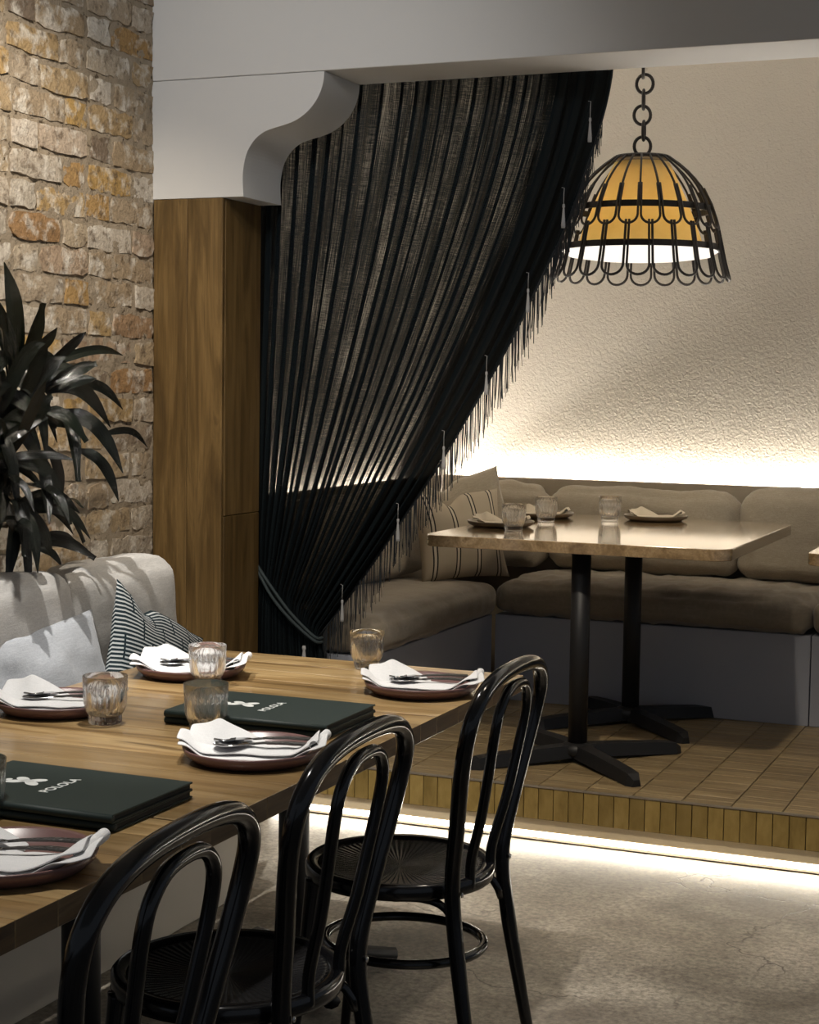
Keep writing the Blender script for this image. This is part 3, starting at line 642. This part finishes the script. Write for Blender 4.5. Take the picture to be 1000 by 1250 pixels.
# ---- tableware builders
def plate_mesh(R=0.140, z=0.028):
    return lathe([(0.0, 0.004), (R * 0.70, 0.004), (R * 0.83, 0.008), (R * 0.95, z - 0.003), (R * 0.985, z), (R, z - 0.002), (R * 0.97, z - 0.012), (R * 0.86, 0.003), (R * 0.78, 0.0), (0.0, 0.0)], 64, 'plate')
PLATE = plate_mesh(); PLATE.materials.append(MT['plate']); PLATE2 = plate_mesh(0.125, 0.022); PLATE2.materials.append(MT['plate2'])
def tumbler_mesh(R=0.044, H=0.094, nfl=18):
    seg = nfl * 10
    prof = [(0.0, 0.0), (R * 0.68, 0.0), (R * 0.73, 0.003), (R * 0.75, 0.012), (R * 0.74, 0.017), (R * 0.80, 0.021), (R * 0.92, 0.032), (R * 0.965, 0.045), (R * 0.975, 0.058), (R * 0.98, 0.066), (R * 0.99, 0.074), (R, H - 0.001), (R * 0.985, H),
            (R * 0.955, H - 0.001), (R * 0.93, 0.06), (R * 0.88, 0.034), (R * 0.72, 0.020), (R * 0.4, 0.016), (0.0, 0.0155)]
    def fr(i, a, r, z):
        if 5 <= i <= 9:
            amp = {5: 0.5, 6: 1.0, 7: 1.0, 8: 0.9, 9: 0.45}[i]; return r - 0.0042 * amp * abs(cos(a * nfl / 2)) ** 0.7
        if 2 <= i <= 4: return r - 0.0010 * abs(cos(a * nfl / 2))
        return r
    return lathe(prof, seg, 'tumbler', True, fr)
TUM = tumbler_mesh(); TUM.materials.append(MT['glass'])
def tumbler(x, y, zt, label, group, k=1.0):
    o = obj('tumbler', TUM, None, None, (x, y, zt + 0.0005), (0, 0, x * 7)); o.scale = (k, k, k); return tag(o, label, 'glass', group)
def sheet(name, fn, nu, nv, m, parent, thick=0.003):
    v = [fn(i / nu, j / nv) for j in range(nv + 1) for i in range(nu + 1)]
    f = [(j * (nu + 1) + i, j * (nu + 1) + i + 1, (j + 1) * (nu + 1) + i + 1, (j + 1) * (nu + 1) + i) for j in range(nv) for i in range(nu)]
    o = obj(name, mesh(name, v, f, True), m, parent); md = o.modifiers.new('thickness', 'SOLIDIFY'); md.thickness = thick; md.offset = 1.0
    sb = o.modifiers.new('smooth', 'SUBSURF'); sb.levels = 1; sb.render_levels = 1
    return o
def napkin(x, y, z, rz, label, group, seed, m='napkin', k=1.0, R=0.140):
    """a napkin folded to a strip: heel rolled over the rim on the right (+x local), a tent like peak on the left"""
    t = thing('napkin', label, 'napkin', (x, y, z), rz, group); t.scale = (k, k, k)
    def rest(px, py):
        r = math.hypot(px, py) / R
        return 0.0055 if r < 0.72 else 0.0055 + 0.028 * min(1.0, (r - 0.72) / 0.26) ** 1.3
    def low(a, b):
        px = -0.145 + 0.295 * a; py = -0.070 + 0.120 * b + 0.018 * sin(2.3 * a + seed) - 0.02 * a
        zz = max(rest(px, py), rest(px * 0.98, py)) + 0.0015 + 0.004 * nz((px, py, 0), 22, seed) + 0.004 * sin(PI * b)
        if a > 0.90: zz += (a - 0.90) * 0.10
        return (px, py, zz + 0.001)
    obj_low = sheet('lower_fold', low, 24, 8, m, t, 0.0035)
    def mid(a, b):
        px, py, zz = low(a * 0.96, 0.12 + 0.80 * b); e = 0.007 + 0.006 * sin(PI * b) + 0.003 * nz((px, py, 1), 30, seed + 5)
        return (px - 0.004, py + 0.004, zz + e)
    sheet('upper_fold', mid, 22, 8, m, t, 0.0035)
    def peak(a, b):
        # tent shaped corner rising at the left rear
        px = -0.130 + 0.155 * a; h = 0.052 * max(0, 1 - abs(a - 0.36) / (0.40 if a < 0.36 else 0.62)) ** 0.85
        py = 0.052 - 0.050 * b - 0.01 * a; zz = rest(px, py) + 0.016 + h * (1 - b) ** 0.8 + 0.003 * nz((px, py, 2), 25, seed)
        return (px, py + 0.012 * (1 - b), zz)
    sheet('peak_fold', peak, 16, 8, m, t, 0.0025)
    def heel(a, b):
        # rolled end overhanging the rim
        ang = -PI * 0.55 + 1.9 * PI * a; rr = 0.0115 * (1 - 0.25 * a)
        l = -0.062 + 0.105 * b
        px = 0.126 + rr * cos(ang) + 0.14 * (l + 0.06) + 0.004 * sin(40 * l); py = l - 0.010; zz = 0.044 + rr * sin(ang) + 0.05 * max(0, l)
        return (px, py, zz)
    sheet('rolled_heel', heel, 14, 10, m, t, 0.0022)
    return t
def spoon(x, y, z, rz, label, group):
    t = thing('spoon', label, 'spoon', (x, y, z), rz, group); t.scale = (1.12, 1.25, 1.3)
    v, f, uv = [], [], []
    prof = [(-0.062, 0.002), (-0.058, 0.010), (-0.05, 0.0155), (-0.038, 0.0185), (-0.024, 0.0175), (-0.010, 0.012), (0.0, 0.006), (0.012, 0.0035)]
    for (px, w) in prof:
        dep = 0.007 * max(0, 1 - ((px + 0.036) / 0.032) ** 2)
        for c in (-1, -0.5, 0, 0.5, 1): v.append((px, c * w, 0.004 - dep * (1 - c * c)))
    for i in range(len(prof) - 1):
        for k in range(4): a = i * 5 + k; f.append((a, a + 5, a + 6, a + 1))
    o = obj('bowl', mesh('bowl', v, f, True), 'steel', t); md = o.modifiers.new('t', 'SOLIDIFY'); md.thickness = 0.0014
    obj('handle', tube([(0.008, 0, 0.004), (0.03, 0, 0.006), (0.07, 0, 0.007), (0.115, 0, 0.005)], [0.0032, 0.0036, 0.0052, 0.0058], 10, flat=0.55), 'handle', t)
    return t
def fork(x, y, z, rz, label, group):
    t = thing('fork', label, 'fork', (x, y, z), rz, group); t.scale = (1.12, 1.2, 1.3)
    obj('head', prism([(0.010, -0.003), (0.010, 0.003), (-0.006, 0.010), (-0.022, 0.0115), (-0.022, -0.0115), (-0.006, -0.010)], 'Z', 0.003, 0.0052), 'steel', t)
    for k in range(4): yy = -0.0092 + 0.00613 * k; obj('tine', tube([(-0.021, yy, 0.0042), (-0.042, yy, 0.0022), (-0.060, yy, 0.0055)], [0.0019, 0.0017, 0.0008], 6), 'steel', t)
    obj('handle', tube([(0.006, 0, 0.004), (0.03, 0, 0.006), (0.07, 0, 0.007), (0.112, 0, 0.005)], [0.0030, 0.0036, 0.0050, 0.0056], 10, flat=0.55), 'handle', t)
    return t
TT = 0.7505
def place(px, py, where, rz, seed, cut_rz=None, zz=TT):
    g = 'table settings on the dining table'
    o = obj('plate', PLATE, None, None, (px, py, zz)); tag(o, 'mauve stoneware plate ' + where, 'plate', 'mauve plates')
    napkin(px, py, zz, rz, 'white folded napkin on the plate ' + where, 'white napkins', seed)
    c = rz if cut_rz is None else cut_rz
    def off(dx, dy): return px + dx * cos(c) - dy * sin(c), py + dx * sin(c) + dy * cos(c)
    x, y = off(-0.008, -0.020); spoon(x, y, zz + 0.030, c - 0.10, 'steel spoon on the napkin of the plate ' + where, 'spoons')
    x, y = off(-0.012, 0.016); fork(x, y, zz + 0.031, c + 0.02, 'steel fork on the napkin of the plate ' + where, 'forks')
RZ = 0.40   # napkins lie along the view's left-right direction
place(-1.553, 2.945, 'beside the middle chair', RZ, 1)
place(-1.530, 3.775, 'at the far corner by the farthest chair', RZ, 2)
place(-1.540, 2.115, 'cut by the left edge of the photo', RZ, 3)
place(-2.150, 3.735, 'in front of the dashed pillow', RZ, 4)
place(-2.180, 3.190, 'in front of the blue grey pillow', RZ, 5)
tumbler(-2.007, 3.115, TT, 'fluted glass tumbler by the plate in front of the blue grey pillow', 'tumblers on the dining table', 1.12)
tumbler(-2.040, 3.625, TT, 'fluted glass tumbler by the plate in front of the dashed pillow', 'tumblers on the dining table', 1.06)
tumbler(-1.770, 3.140, TT, 'fluted glass tumbler behind the plate beside the middle chair', 'tumblers on the dining table', 1.10)
tumbler(-1.790, 4.030, TT, 'fluted glass tumbler at the far end of the table, near the curtain', 'tumblers on the dining table', 1.04)
tumbler(-1.765, 2.345, TT, 'fluted glass tumbler cut off by the left edge of the photo', 'tumblers on the dining table', 1.08)

# ---- menus
def text_mesh(s, size):
    cu = bpy.data.curves.new('lettering', 'FONT'); cu.body = s; cu.size = size; cu.align_x = 'CENTER'; cu.align_y = 'CENTER'; cu.extrude = 0.0002; cu.offset = 0.0006; cu.space_character = 1.08
    o = bpy.data.objects.new('tmp', cu); COL.objects.link(o); bpy.context.view_layer.update()
    me = bpy.data.meshes.new_from_object(o.evaluated_get(bpy.context.evaluated_depsgraph_get())); bpy.data.objects.remove(o); me.name = 'lettering'; me.materials.clear(); return me
TXT = text_mesh('POLOLA', 0.0265); TXT.materials.append(MT['print'])
def emblem_mesh():
    v, f = [], []
    def blob(cx, cyy, rx, ry, rot, n=20):
        b = len(v)
        for k in range(n):
            a = 2 * PI * k / n; x = rx * cos(a); y = ry * sin(a); v.append((cx + x * cos(rot) - y * sin(rot), cyy + x * sin(rot) + y * cos(rot), 0))
        f.append(tuple(range(b, b + n)))
    for a, L in ((PI / 2 + 0.55, 0.030), (PI / 2 - 0.55, 0.026), (-PI / 2 + 0.6, 0.027), (-PI / 2 - 0.6, 0.030)): blob(L * 0.72 * cos(a), L * 0.72 * sin(a), L * 0.62, 0.0105, a)
    blob(0.0, 0.0, 0.010, 0.013, 0.0); blob(-0.004, 0.036, 0.0075, 0.006, 0.4)
    return mesh('emblem', v, f)
EMB = emblem_mesh(); EMB.materials.append(MT['print'])
COV = boxm(-0.130, 0.130, -0.195, 0.195, 0, 0.0035, 0.001, 1, 'cover'); COV.materials.append(MT['menu'])
PAG = boxm(-0.126, 0.127, -0.191, 0.191, 0, 0.0082, 0.0, 1, 'pages'); PAG.materials.append(MT['pages'])
SPN = tube([(-0.129, -0.194, 0.0077), (-0.129, 0.194, 0.0077)], 0.0076, 8, flat=1.0); SPN.materials.append(MT['menu'])
def menu(x, y, z, rz, label, top):
    t = thing('menu', label, 'menu', (x, y, z), rz, 'stacked green menus')
    obj('back_cover', COV, None, t, (0, 0, 0)); obj('pages', PAG, None, t, (0, 0, 0.0036)); c = obj('front_cover', COV, None, t, (0, 0, 0.0119)); obj('spine', SPN, None, t)
    if top:
        obj('lettering', TXT, None, c, (0.0, -0.002, 0.0039)); obj('emblem', EMB, None, c, (0.005, 0.072, 0.0037))
    return t
menu(-1.697, 3.305, TT, PI / 2, 'green cloth menu at the bottom of the far menu stack', False)
menu(-1.695, 3.300, TT + 0.0156, PI / 2 + 0.012, 'green cloth menu with white lettering on top of the far menu stack', True)
menu(-1.697, 2.488, TT, PI / 2 + 0.01, 'green cloth menu at the bottom of the near menu stack', False)
menu(-1.695, 2.484, TT + 0.0156, PI / 2 - 0.008, 'green cloth menu with white lettering on top of the near menu stack', True)

# ================================================================== ALCOVE
# ---- L shaped banquette
b1 = thing('banquette', 'plaster banquette base running along the alcove back wall', 'bench', (-2.33, 6.55, HP))
obj('base_panel', boxm(0.0, 1.288, 0.0, 0.57, 0.0, 0.353, 0.003), 'bench', b1)
obj('base_panel', boxm(1.292, 3.2, 0.0, 0.57, 0.0, 0.353, 0.003), 'bench', b1)
obj('back_panel', boxm(-0.47, 3.2, 0.572, 0.612, 0.0, 0.888, 0.003), 'panel', b1)
b2 = thing('banquette', 'plaster banquette base running along the alcove side, half behind the curtain', 'bench', (-2.34, 5.30, HP))
obj('base_panel', boxm(-0.628, 0.0, 0.0, 1.24, 0.0, 0.353, 0.003), 'bench', b2)
obj('back_panel', boxm(-0.50, -0.46, 0.0, 1.80, 0.36, 0.888, 0.003), 'panel', b2)
seatc('seat_cushion', 'long taupe leatherette seat cushion along the back wall', -2.325, -1.045, 6.52, 7.11, 0.555, 0.690, 'leather', 31, 'banquette seat cushions', r=0.05, puff=0.020, wr=0.013, ndiv=(70, 22, 8), wscale=13)
seatc('seat_cushion', 'taupe leatherette seat cushion at the right edge of the photo', -1.035, 0.20, 6.52, 7.11, 0.555, 0.690, 'leather', 32, 'banquette seat cushions', r=0.05, puff=0.016, wr=0.006, ndiv=(40, 20, 8), wscale=9)
seatc('seat_cushion', 'taupe leatherette seat cushion on the side bench by the curtain', -2.79, -2.30, 5.29, 6.51, 0.555, 0.690, 'leather', 33, 'banquette seat cushions', r=0.055, puff=0.018, wr=0.006, ndiv=(20, 50, 8), wscale=8)
def abc(label, x0, x1, y, z0, h, seed, rz=0.0, slump=0.0):
    w = x1 - x0; me = cushion(w, 0.16, h, r=0.07, puff=0.018, wr=0.010, seed=seed, ndiv=(40, 8, 18), wscale=7, edge=slump)
    o = obj('back_cushion', me, 'linen_taupe', None, ((x0 + x1) / 2, y, z0), (math.radians(-6), 0, rz)); return tag(o, label, 'cushion', 'banquette back cushions')
abc('taupe linen back cushion in the alcove corner', -2.74, -2.265, 7.015, 0.705, 0.355, 41)
abc('taupe linen back cushion behind the table, slumped along its top', -2.245, -1.420, 7.010, 0.705, 0.345, 42, 0, 0.02)
abc('taupe linen back cushion at the right, standing tallest', -1.412, -0.50, 7.010, 0.705, 0.375, 43)
abc('taupe linen back cushion cut off at far right', -0.49, 0.30, 7.010, 0.705, 0.365, 44)
for (ya, yb, lab, sd) in ((5.34, 6.00, 'taupe linen back cushion on the side bench behind the curtain', 45), (6.01, 6.62, 'taupe linen back cushion on the side bench behind the striped pillow', 46)):
    me = cushion(yb - ya, 0.15, 0.35, r=0.065, puff=0.018, wr=0.009, seed=sd, ndiv=(30, 8, 16), wscale=7)
    tag(obj('back_cushion', me, 'linen_taupe', None, (-2.715, (ya + yb) / 2, 0.705), (math.radians(-5), 0, PI / 2)), lab, 'cushion', 'banquette back cushions')
p = obj('throw_pillow', pillow(0.40, 0.37, 0.15, 51, wr=0.009, chop=0.05, chop_c=-0.2), 'stripe', None, (-2.405, 6.400, 0.706), (math.radians(-15), math.radians(-2), math.radians(48)))
tag(p, 'beige pillow with dark double stripes on the side bench', 'pillow')
p = obj('throw_pillow', pillow(0.40, 0.36, 0.14, 52, wr=0.009, chop=0.04, chop_c=-0.3), 'linen_taupe', None, (-2.475, 6.70, 0.765), (math.radians(-14), math.radians(-14), math.radians(36)))
tag(p, 'plain taupe pillow behind the striped pillow in the corner', 'pillow')
# cove lights behind the back panels
cv = thing('cove_light', 'hidden light strip glowing up the back wall', 'light strip', (0, 7.270, 1.03))
obj('strip_body', boxm(-2.80, 3.0, -0.012, 0.012, 0, 0.008), 'led_cove', cv); obj('strip_tray', boxm(-2.80, 3.0, -0.03, 0.03, -0.012, -0.0005), 'alu', cv)
cv = thing('cove_light', 'hidden light strip glowing up the side wall behind the curtain', 'light strip', (-2.93, 6.2, 1.03))
obj('strip_body', boxm(-0.012, 0.012, -0.88, 0.90, 0, 0.008), 'led_cove', cv); obj('strip_tray', boxm(-0.03, 0.03, -0.88, 0.90, -0.012, -0.0005), 'alu', cv)

# ---- alcove tables
def pedestal_table(name, label, x0, x1, y0, y1, z, posts, r=0.06):
    cx, cyy = (x0 + x1) / 2, (y0 + y1) / 2; t = thing(name, label, 'table', (cx, cyy, HP))
    zt = z - HP
    o = obj('tabletop', prism(rrect(x0 - cx, x1 - cx, y0 - cyy, y1 - cyy, r, 8), 'Z', zt - 0.040, zt, 0.003), 'wood_tab2', t)
    for (px, py) in posts:
        px -= cx; py -= cyy
        obj('post', tube([(px, py, 0.035), (px, py, zt - 0.048)], 0.0335, 24), 'iron', t)
        obj('top_plate', boxm(px - 0.17, px + 0.17, py - 0.05, py + 0.05, zt - 0.0475, zt - 0.0405), 'iron', t)
        obj('hub', lathe([(0, 0.02), (0.05, 0.02), (0.062, 0.03), (0.058, 0.055), (0.036, 0.066), (0, 0.066)], 24), 'iron', t, (px, py, 0))
        for k in range(4):
            a = PI / 4 + k * PI / 2
            v = []; secs = [(0.03, 0.036, 0.018, 0.060), (0.16, 0.034, 0.012, 0.056), (0.33, 0.031, 0.004, 0.046), (0.385, 0.030, 0.0, 0.040), (0.410, 0.016, 0.0, 0.022)]
            for (s, w, za, zb) in secs:
                for (dy, zz) in ((-w, za), (w, za), (w * 0.72, zb), (-w * 0.72, zb)): v.append((s, dy, zz))
            f = [(0, 1, 2, 3), tuple(4 * (len(secs) - 1) + q for q in (3, 2, 1, 0))]
            for i in range(len(secs) - 1):
                for q in range(4): f.append((4 * i + q, 4 * i + (q + 1) % 4, 4 * i + 4 + (q + 1) % 4, 4 * i + 4 + q)[::-1])
            obj('foot', mesh('foot', v, f), 'iron', t, (px, py, 0), (0, 0, a))
    return t
ZT2 = 0.975
pedestal_table('pedestal_table', 'timber table on two black pedestals under the pendant lamp', -2.21, -1.135, 5.435, 6.640, ZT2, ((-1.675, 5.585), (-1.685, 6.315)))
pedestal_table('pedestal_table', 'timber table whose corner pokes in at the right edge', -0.893, 0.18, 5.455, 6.640, ZT2, ((-0.36, 5.60), (-0.36, 6.315)))
ZP = ZT2 + 0.0008
def plate2(x, y, where, rz, seed):
    o = obj('plate', PLATE2, None, None, (x, y, ZP)); tag(o, 'brown stoneware plate ' + where, 'plate', 'brown plates')
    napkin(x, y, ZP, rz, 'sand napkin on plate ' + where, 'sand napkins', seed, 'napkin2', 0.72)
plate2(-2.085, 5.905, 'on the left of the alcove table, by the curtain', RZ, 11)
plate2(-2.085, 6.400, 'behind two tumblers on the alcove table', RZ, 12)
plate2(-1.650, 6.500, 'on the right of the alcove table', RZ, 13)
tumbler(-1.985, 5.76, ZP, 'front tumbler on the alcove table, by the left plate', 'tumblers on the alcove table', 1.02)
tumbler(-2.005, 6.20, ZP, 'middle tumbler on the alcove table', 'tumblers on the alcove table', 1.02)
tumbler(-1.800, 6.37, ZP, 'right hand tumbler on the alcove table', 'tumblers on the alcove table', 1.02)

# ---- pendant lamp
LX, LY = -1.633, 6.10
lamp = thing('pendant_lamp', 'wrought iron basket pendant lamp with amber shade on a chain', 'lamp', (LX, LY, 1.90))
N = 22
def prof(z):   # radius of the basket at height above 1.90
    pts = [(-0.03, 0.330), (0.0, 0.322), (0.06, 0.305), (0.13, 0.290), (0.20, 0.274), (0.26, 0.253), (0.32, 0.222), (0.37, 0.182), (0.41, 0.135), (0.432, 0.098)]
    for (a, ra), (b, rb) in zip(pts, pts[1:]):
        if z <= b: return ra + (rb - ra) * (z - a) / (b - a)
    return pts[-1][1]
def ringp(z, r, wd=0.008, hh=0.011): return lathe([(r - wd / 2, z - hh), (r + wd / 2, z - hh), (r + wd / 2, z + hh), (r - wd / 2, z + hh), (r - wd / 2, z - hh)], 66, 'ring', False)
obj('cap_ring', lathe([(0.0, 0.446), (0.05, 0.446), (0.098, 0.440), (0.104, 0.432), (0.098, 0.424), (0.05, 0.430), (0.0, 0.432)], 40), 'lampiron', lamp)
obj('middle_ring', ringp(0.245, prof(0.245) - 0.006), 'lampiron', lamp); obj('lower_ring', ringp(0.105, prof(0.105) - 0.006), 'lampiron', lamp)
RIB = tube([(prof(z) , 0, z) for z in [0.436 - 0.0275 * k for k in range(8)]], 0.0042, 6, name='rib'); RIB.materials.append(MT['lampiron'])
def hoop_mesh(ztop, zbot, wfrac, rad):
    pts = []; da = PI / N * wfrac
    def P(a, z): r = prof(z) + 0.004; return (r * cos(a), r * sin(a), z)
    r0 = prof(zbot) * da
    zc = zbot + r0 * 0.95
    for k in range(9): pts.append(P(-da, ztop + (zc - ztop) * k / 8))
    for k in range(1, 12): a = PI * k / 12; pts.append(P(-da * cos(a), zc - r0 * 0.95 * sin(a)))
    for k in range(8, -1, -1): pts.append(P(da, ztop + (zc - ztop) * k / 8))
    me = tube(pts, rad, 6, name='hoop'); me.materials.append(MT['lampiron']); return me
HU = hoop_mesh(0.318, 0.172, 0.86, 0.0046); HL = hoop_mesh(0.185, -0.010, 0.86, 0.0048)
for k in range(N):
    a = 2 * PI * (k + 0.35) / N
    obj('rib', RIB, None, lamp, (0, 0, 0), (0, 0, a)); obj('upper_hoop', HU, None, lamp, (0, 0, 0), (0, 0, a + PI / N)); obj('lower_hoop', HL, None, lamp, (0, 0, 0), (0, 0, a))
SH = [(0.235, 0.100), (0.214, 0.16), (0.190, 0.22), (0.165, 0.28), (0.142, 0.33), (0.118, 0.38), (0.100, 0.415)]
obj('shade', lathe(SH + [(r - 0.0015, z) for r, z in SH[::-1]], 48), 'shade', lamp)
obj('diffuser', lathe([(0.0, 0.060), (0.17, 0.064), (0.26, 0.076), (0.284, 0.092), (0.282, 0.095), (0.256, 0.081), (0.17, 0.068), (0.0, 0.064)], 48), 'diffuser', lamp)
obj('bulb', lathe([(0.0, 0.20), (0.018, 0.205), (0.029, 0.225), (0.028, 0.245), (0.015, 0.275), (0.013, 0.30), (0.0, 0.30)], 20), m_emit('warm_bulb', (1.0, 0.62, 0.26), 6.0), lamp)
LINK = tube([(0.030 * cos(2 * PI * k / 24), 0, 0.034 * sin(2 * PI * k / 24)) for k in range(24)], 0.0060, 8, True, 'chain_link'); LINK.materials.append(MT['lampiron'])
zl = 0.475
for k in range(14):
    obj('chain_link', LINK, None, lamp, (0.004 * sin(k * 2.1), 0, zl), (0, 0.12 * sin(k * 1.7), 0.38 + (PI / 2 - 0.25 if k % 2 else 0.0) + 0.2 * sin(k * 3.0))); zl += 0.0560
    if zl > 1.07: break
obj('ceiling_rose', lathe([(0.0, 1.099), (0.06, 1.099), (0.055, 1.080), (0.02, 1.065), (0.0, 1.063)], 32), 'lampiron', lamp)
pd = bpy.data.lights.new('pendant_bulb', 'POINT'); pd.energy = 2.1; pd.color = (1.0, 0.80, 0.50); pd.shadow_soft_size = 0.04
dl = spot('pendant_downlight', (LX, LY, 1.90 + 0.05), (LX, LY, 0.9), 24, 150, 0.9, 0.12, (1.0, 0.86, 0.64))
po = bpy.data.objects.new('pendant_bulb', pd); COL.objects.link(po); po.location = (LX, LY, 1.90 + 0.17)

# ---- curtain
cur = thing('curtain', 'dark sheer fringed curtain swept aside and tied to the column', 'curtain', (-2.2, 5.225, HP))
OX, OY, OZ = -2.2, 5.225, HP
XL0, XR0 = -2.745, -1.50
def cpos(u, t):
    """u across the cloth, t: 0 top, 1 tie, up to 1.3 below the tie; returns centre line x,z and local cloth width"""
    xt = XL0 + (XR0 - XL0) * u; zt = 2.520; xk = -2.745 + 0.245 * u; zk = 0.84 - 0.215 * u ** 1.2
    if t <= 1:
        e = 1.25 + 0.22 * u; s = t ** e; return xt + (xk - xt) * s, zt + (zk - zt) * t
    s = (t - 1) / 0.3; xb = -2.755 + 0.335 * u; return xk + (xb - xk) * s ** 0.7, zk + (HP + 0.012 - zk) * s
NP = 23; NU = NP * 20; NV = 84
v, f, uv = [], [], []
R = random.Random(5); amp = [R.uniform(0.6, 1.25) for _ in range(NP + 2)]; 
for j in range(NV + 1):
    t = 1.3 * j / NV
    width = max(0.16, cpos(1, t)[0] - cpos(0, t)[0])
    per = width / NP
    for i in range(NU + 1):
        u = i / NU; th = 2 * PI * (NP * u + 0.45 * sin(2 * PI * 1.3 * u + 0.6) + 0.2 * sin(2 * PI * 4.1 * u))
        kk = min(NP, int(NP * u)); am = amp[kk] * (1 - (NP * u - kk)) + amp[kk + 1] * (NP * u - kk)
        edge = min(1.0, (1 - u) * 14, u * 14 + 0.3)
        uu = u + 0.98 / (2 * PI * NP) * sin(2 * th) * edge * (0.55 + 0.45 * am)
        x, z = cpos(min(1, max(0, uu)), t)
        A = 0.022 * am * (0.75 + 0.5 * min(1, t)) * (1 if t < 1 else 1.0)
        A *= 1 - 0.45 * math.exp(-((t - 1) / 0.06) ** 2)
        y = A * cos(th) + 0.006 * nz((u * 9, t * 3, 0), 1.0, 4) + 0.004 * sin(th * 2.7)
        v.append((x - OX, y, z - OZ)); uv.append((u * 2.4, t * 2.0))
for j in range(NV):
    for i in range(NU): a = j * (NU + 1) + i; f.append((a, a + 1, a + NU + 2, a + NU + 1))
obj('drape', mesh('drape', v, f, True, uv), 'curtain', cur)
# hem along the swept edge
hem = [(cpos(1, t)[0] - OX, 0.004 * sin(t * 30), cpos(1, t)[1] - OZ) for t in [k / 40 for k in range(41)]]
obj('hem', tube(hem, 0.006, 6, flat=0.6), 'fringe', cur)
v, f = [], []; R = random.Random(11)
for k in range(330):
    t = 0.10 + 0.89 * (k / 329) + R.uniform(-0.001, 0.001); x, z = cpos(1, t); L = R.uniform(0.10, 0.165) * min(1.0, 0.35 + (t - 0.1) * 2.2); y0 = R.uniform(-0.012, 0.012); r = R.uniform(0.0012, 0.0022); dx = R.uniform(-0.006, 0.006)
    b = len(v)
    for s in range(4):
        q = s / 3; xx = x - OX + dx * q * q; zz = z - OZ - L * q; rr = r * (1 - 0.35 * q)
        for c in range(3): a = 2 * PI * c / 3; v.append((xx + rr * cos(a), y0 + 0.004 * q * sin(k) + rr * sin(a), zz))
    for s in range(3):
        for c in range(3): f.append((b + 3 * s + c, b + 3 * s + (c + 1) % 3, b + 3 * s + 3 + (c + 1) % 3, b + 3 * s + 3 + c))
tag(obj('fringe', mesh('fringe', v, f), 'fringe', cur), 'dark yarn fringe', kind='stuff')
TAS = lathe([(0.0, 0.0), (0.0035, 0.0), (0.0045, -0.008), (0.0028, -0.014), (0.0034, -0.018), (0.0068, -0.065), (0.0062, -0.075), (0.0, -0.075)], 10, 'tassel'); TAS.materials.append(MT['tassel'])
for t in (0.07, 0.21, 0.35, 0.49, 0.62, 0.75, 0.90):
    x, z = cpos(1, t); c = obj('tassel', TAS, None, cur, (x - OX - 0.035, -0.052, z - OZ - 0.05))
    obj('tassel_cord', tube([(-0.008, 0.002, 0.052), (0.001, 0, 0.050), (0, 0, 0.03), (0, 0, 0.0)], 0.0012, 5), 'tassel', c)
for dz in (0.0, -0.014):
    obj('tieback_cord', tube(catmull([(-2.720 - OX, -0.045, 0.862 - OZ + dz), (-2.66 - OX, -0.058, 0.795 - OZ + dz * 2.2), (-2.585 - OX, -0.060, 0.710 - OZ + dz * 1.6), (-2.500 - OX, -0.048, 0.632 - OZ + dz), (-2.486 - OX, -0.010, 0.622 - OZ + dz)], 6), 0.0055, 8), 'cord', cur)
c = obj('tassel', TAS, None, cur, (-2.525 - OX, -0.07, 0.60 - OZ)); c.scale = (1.6, 1.6, 1.2)
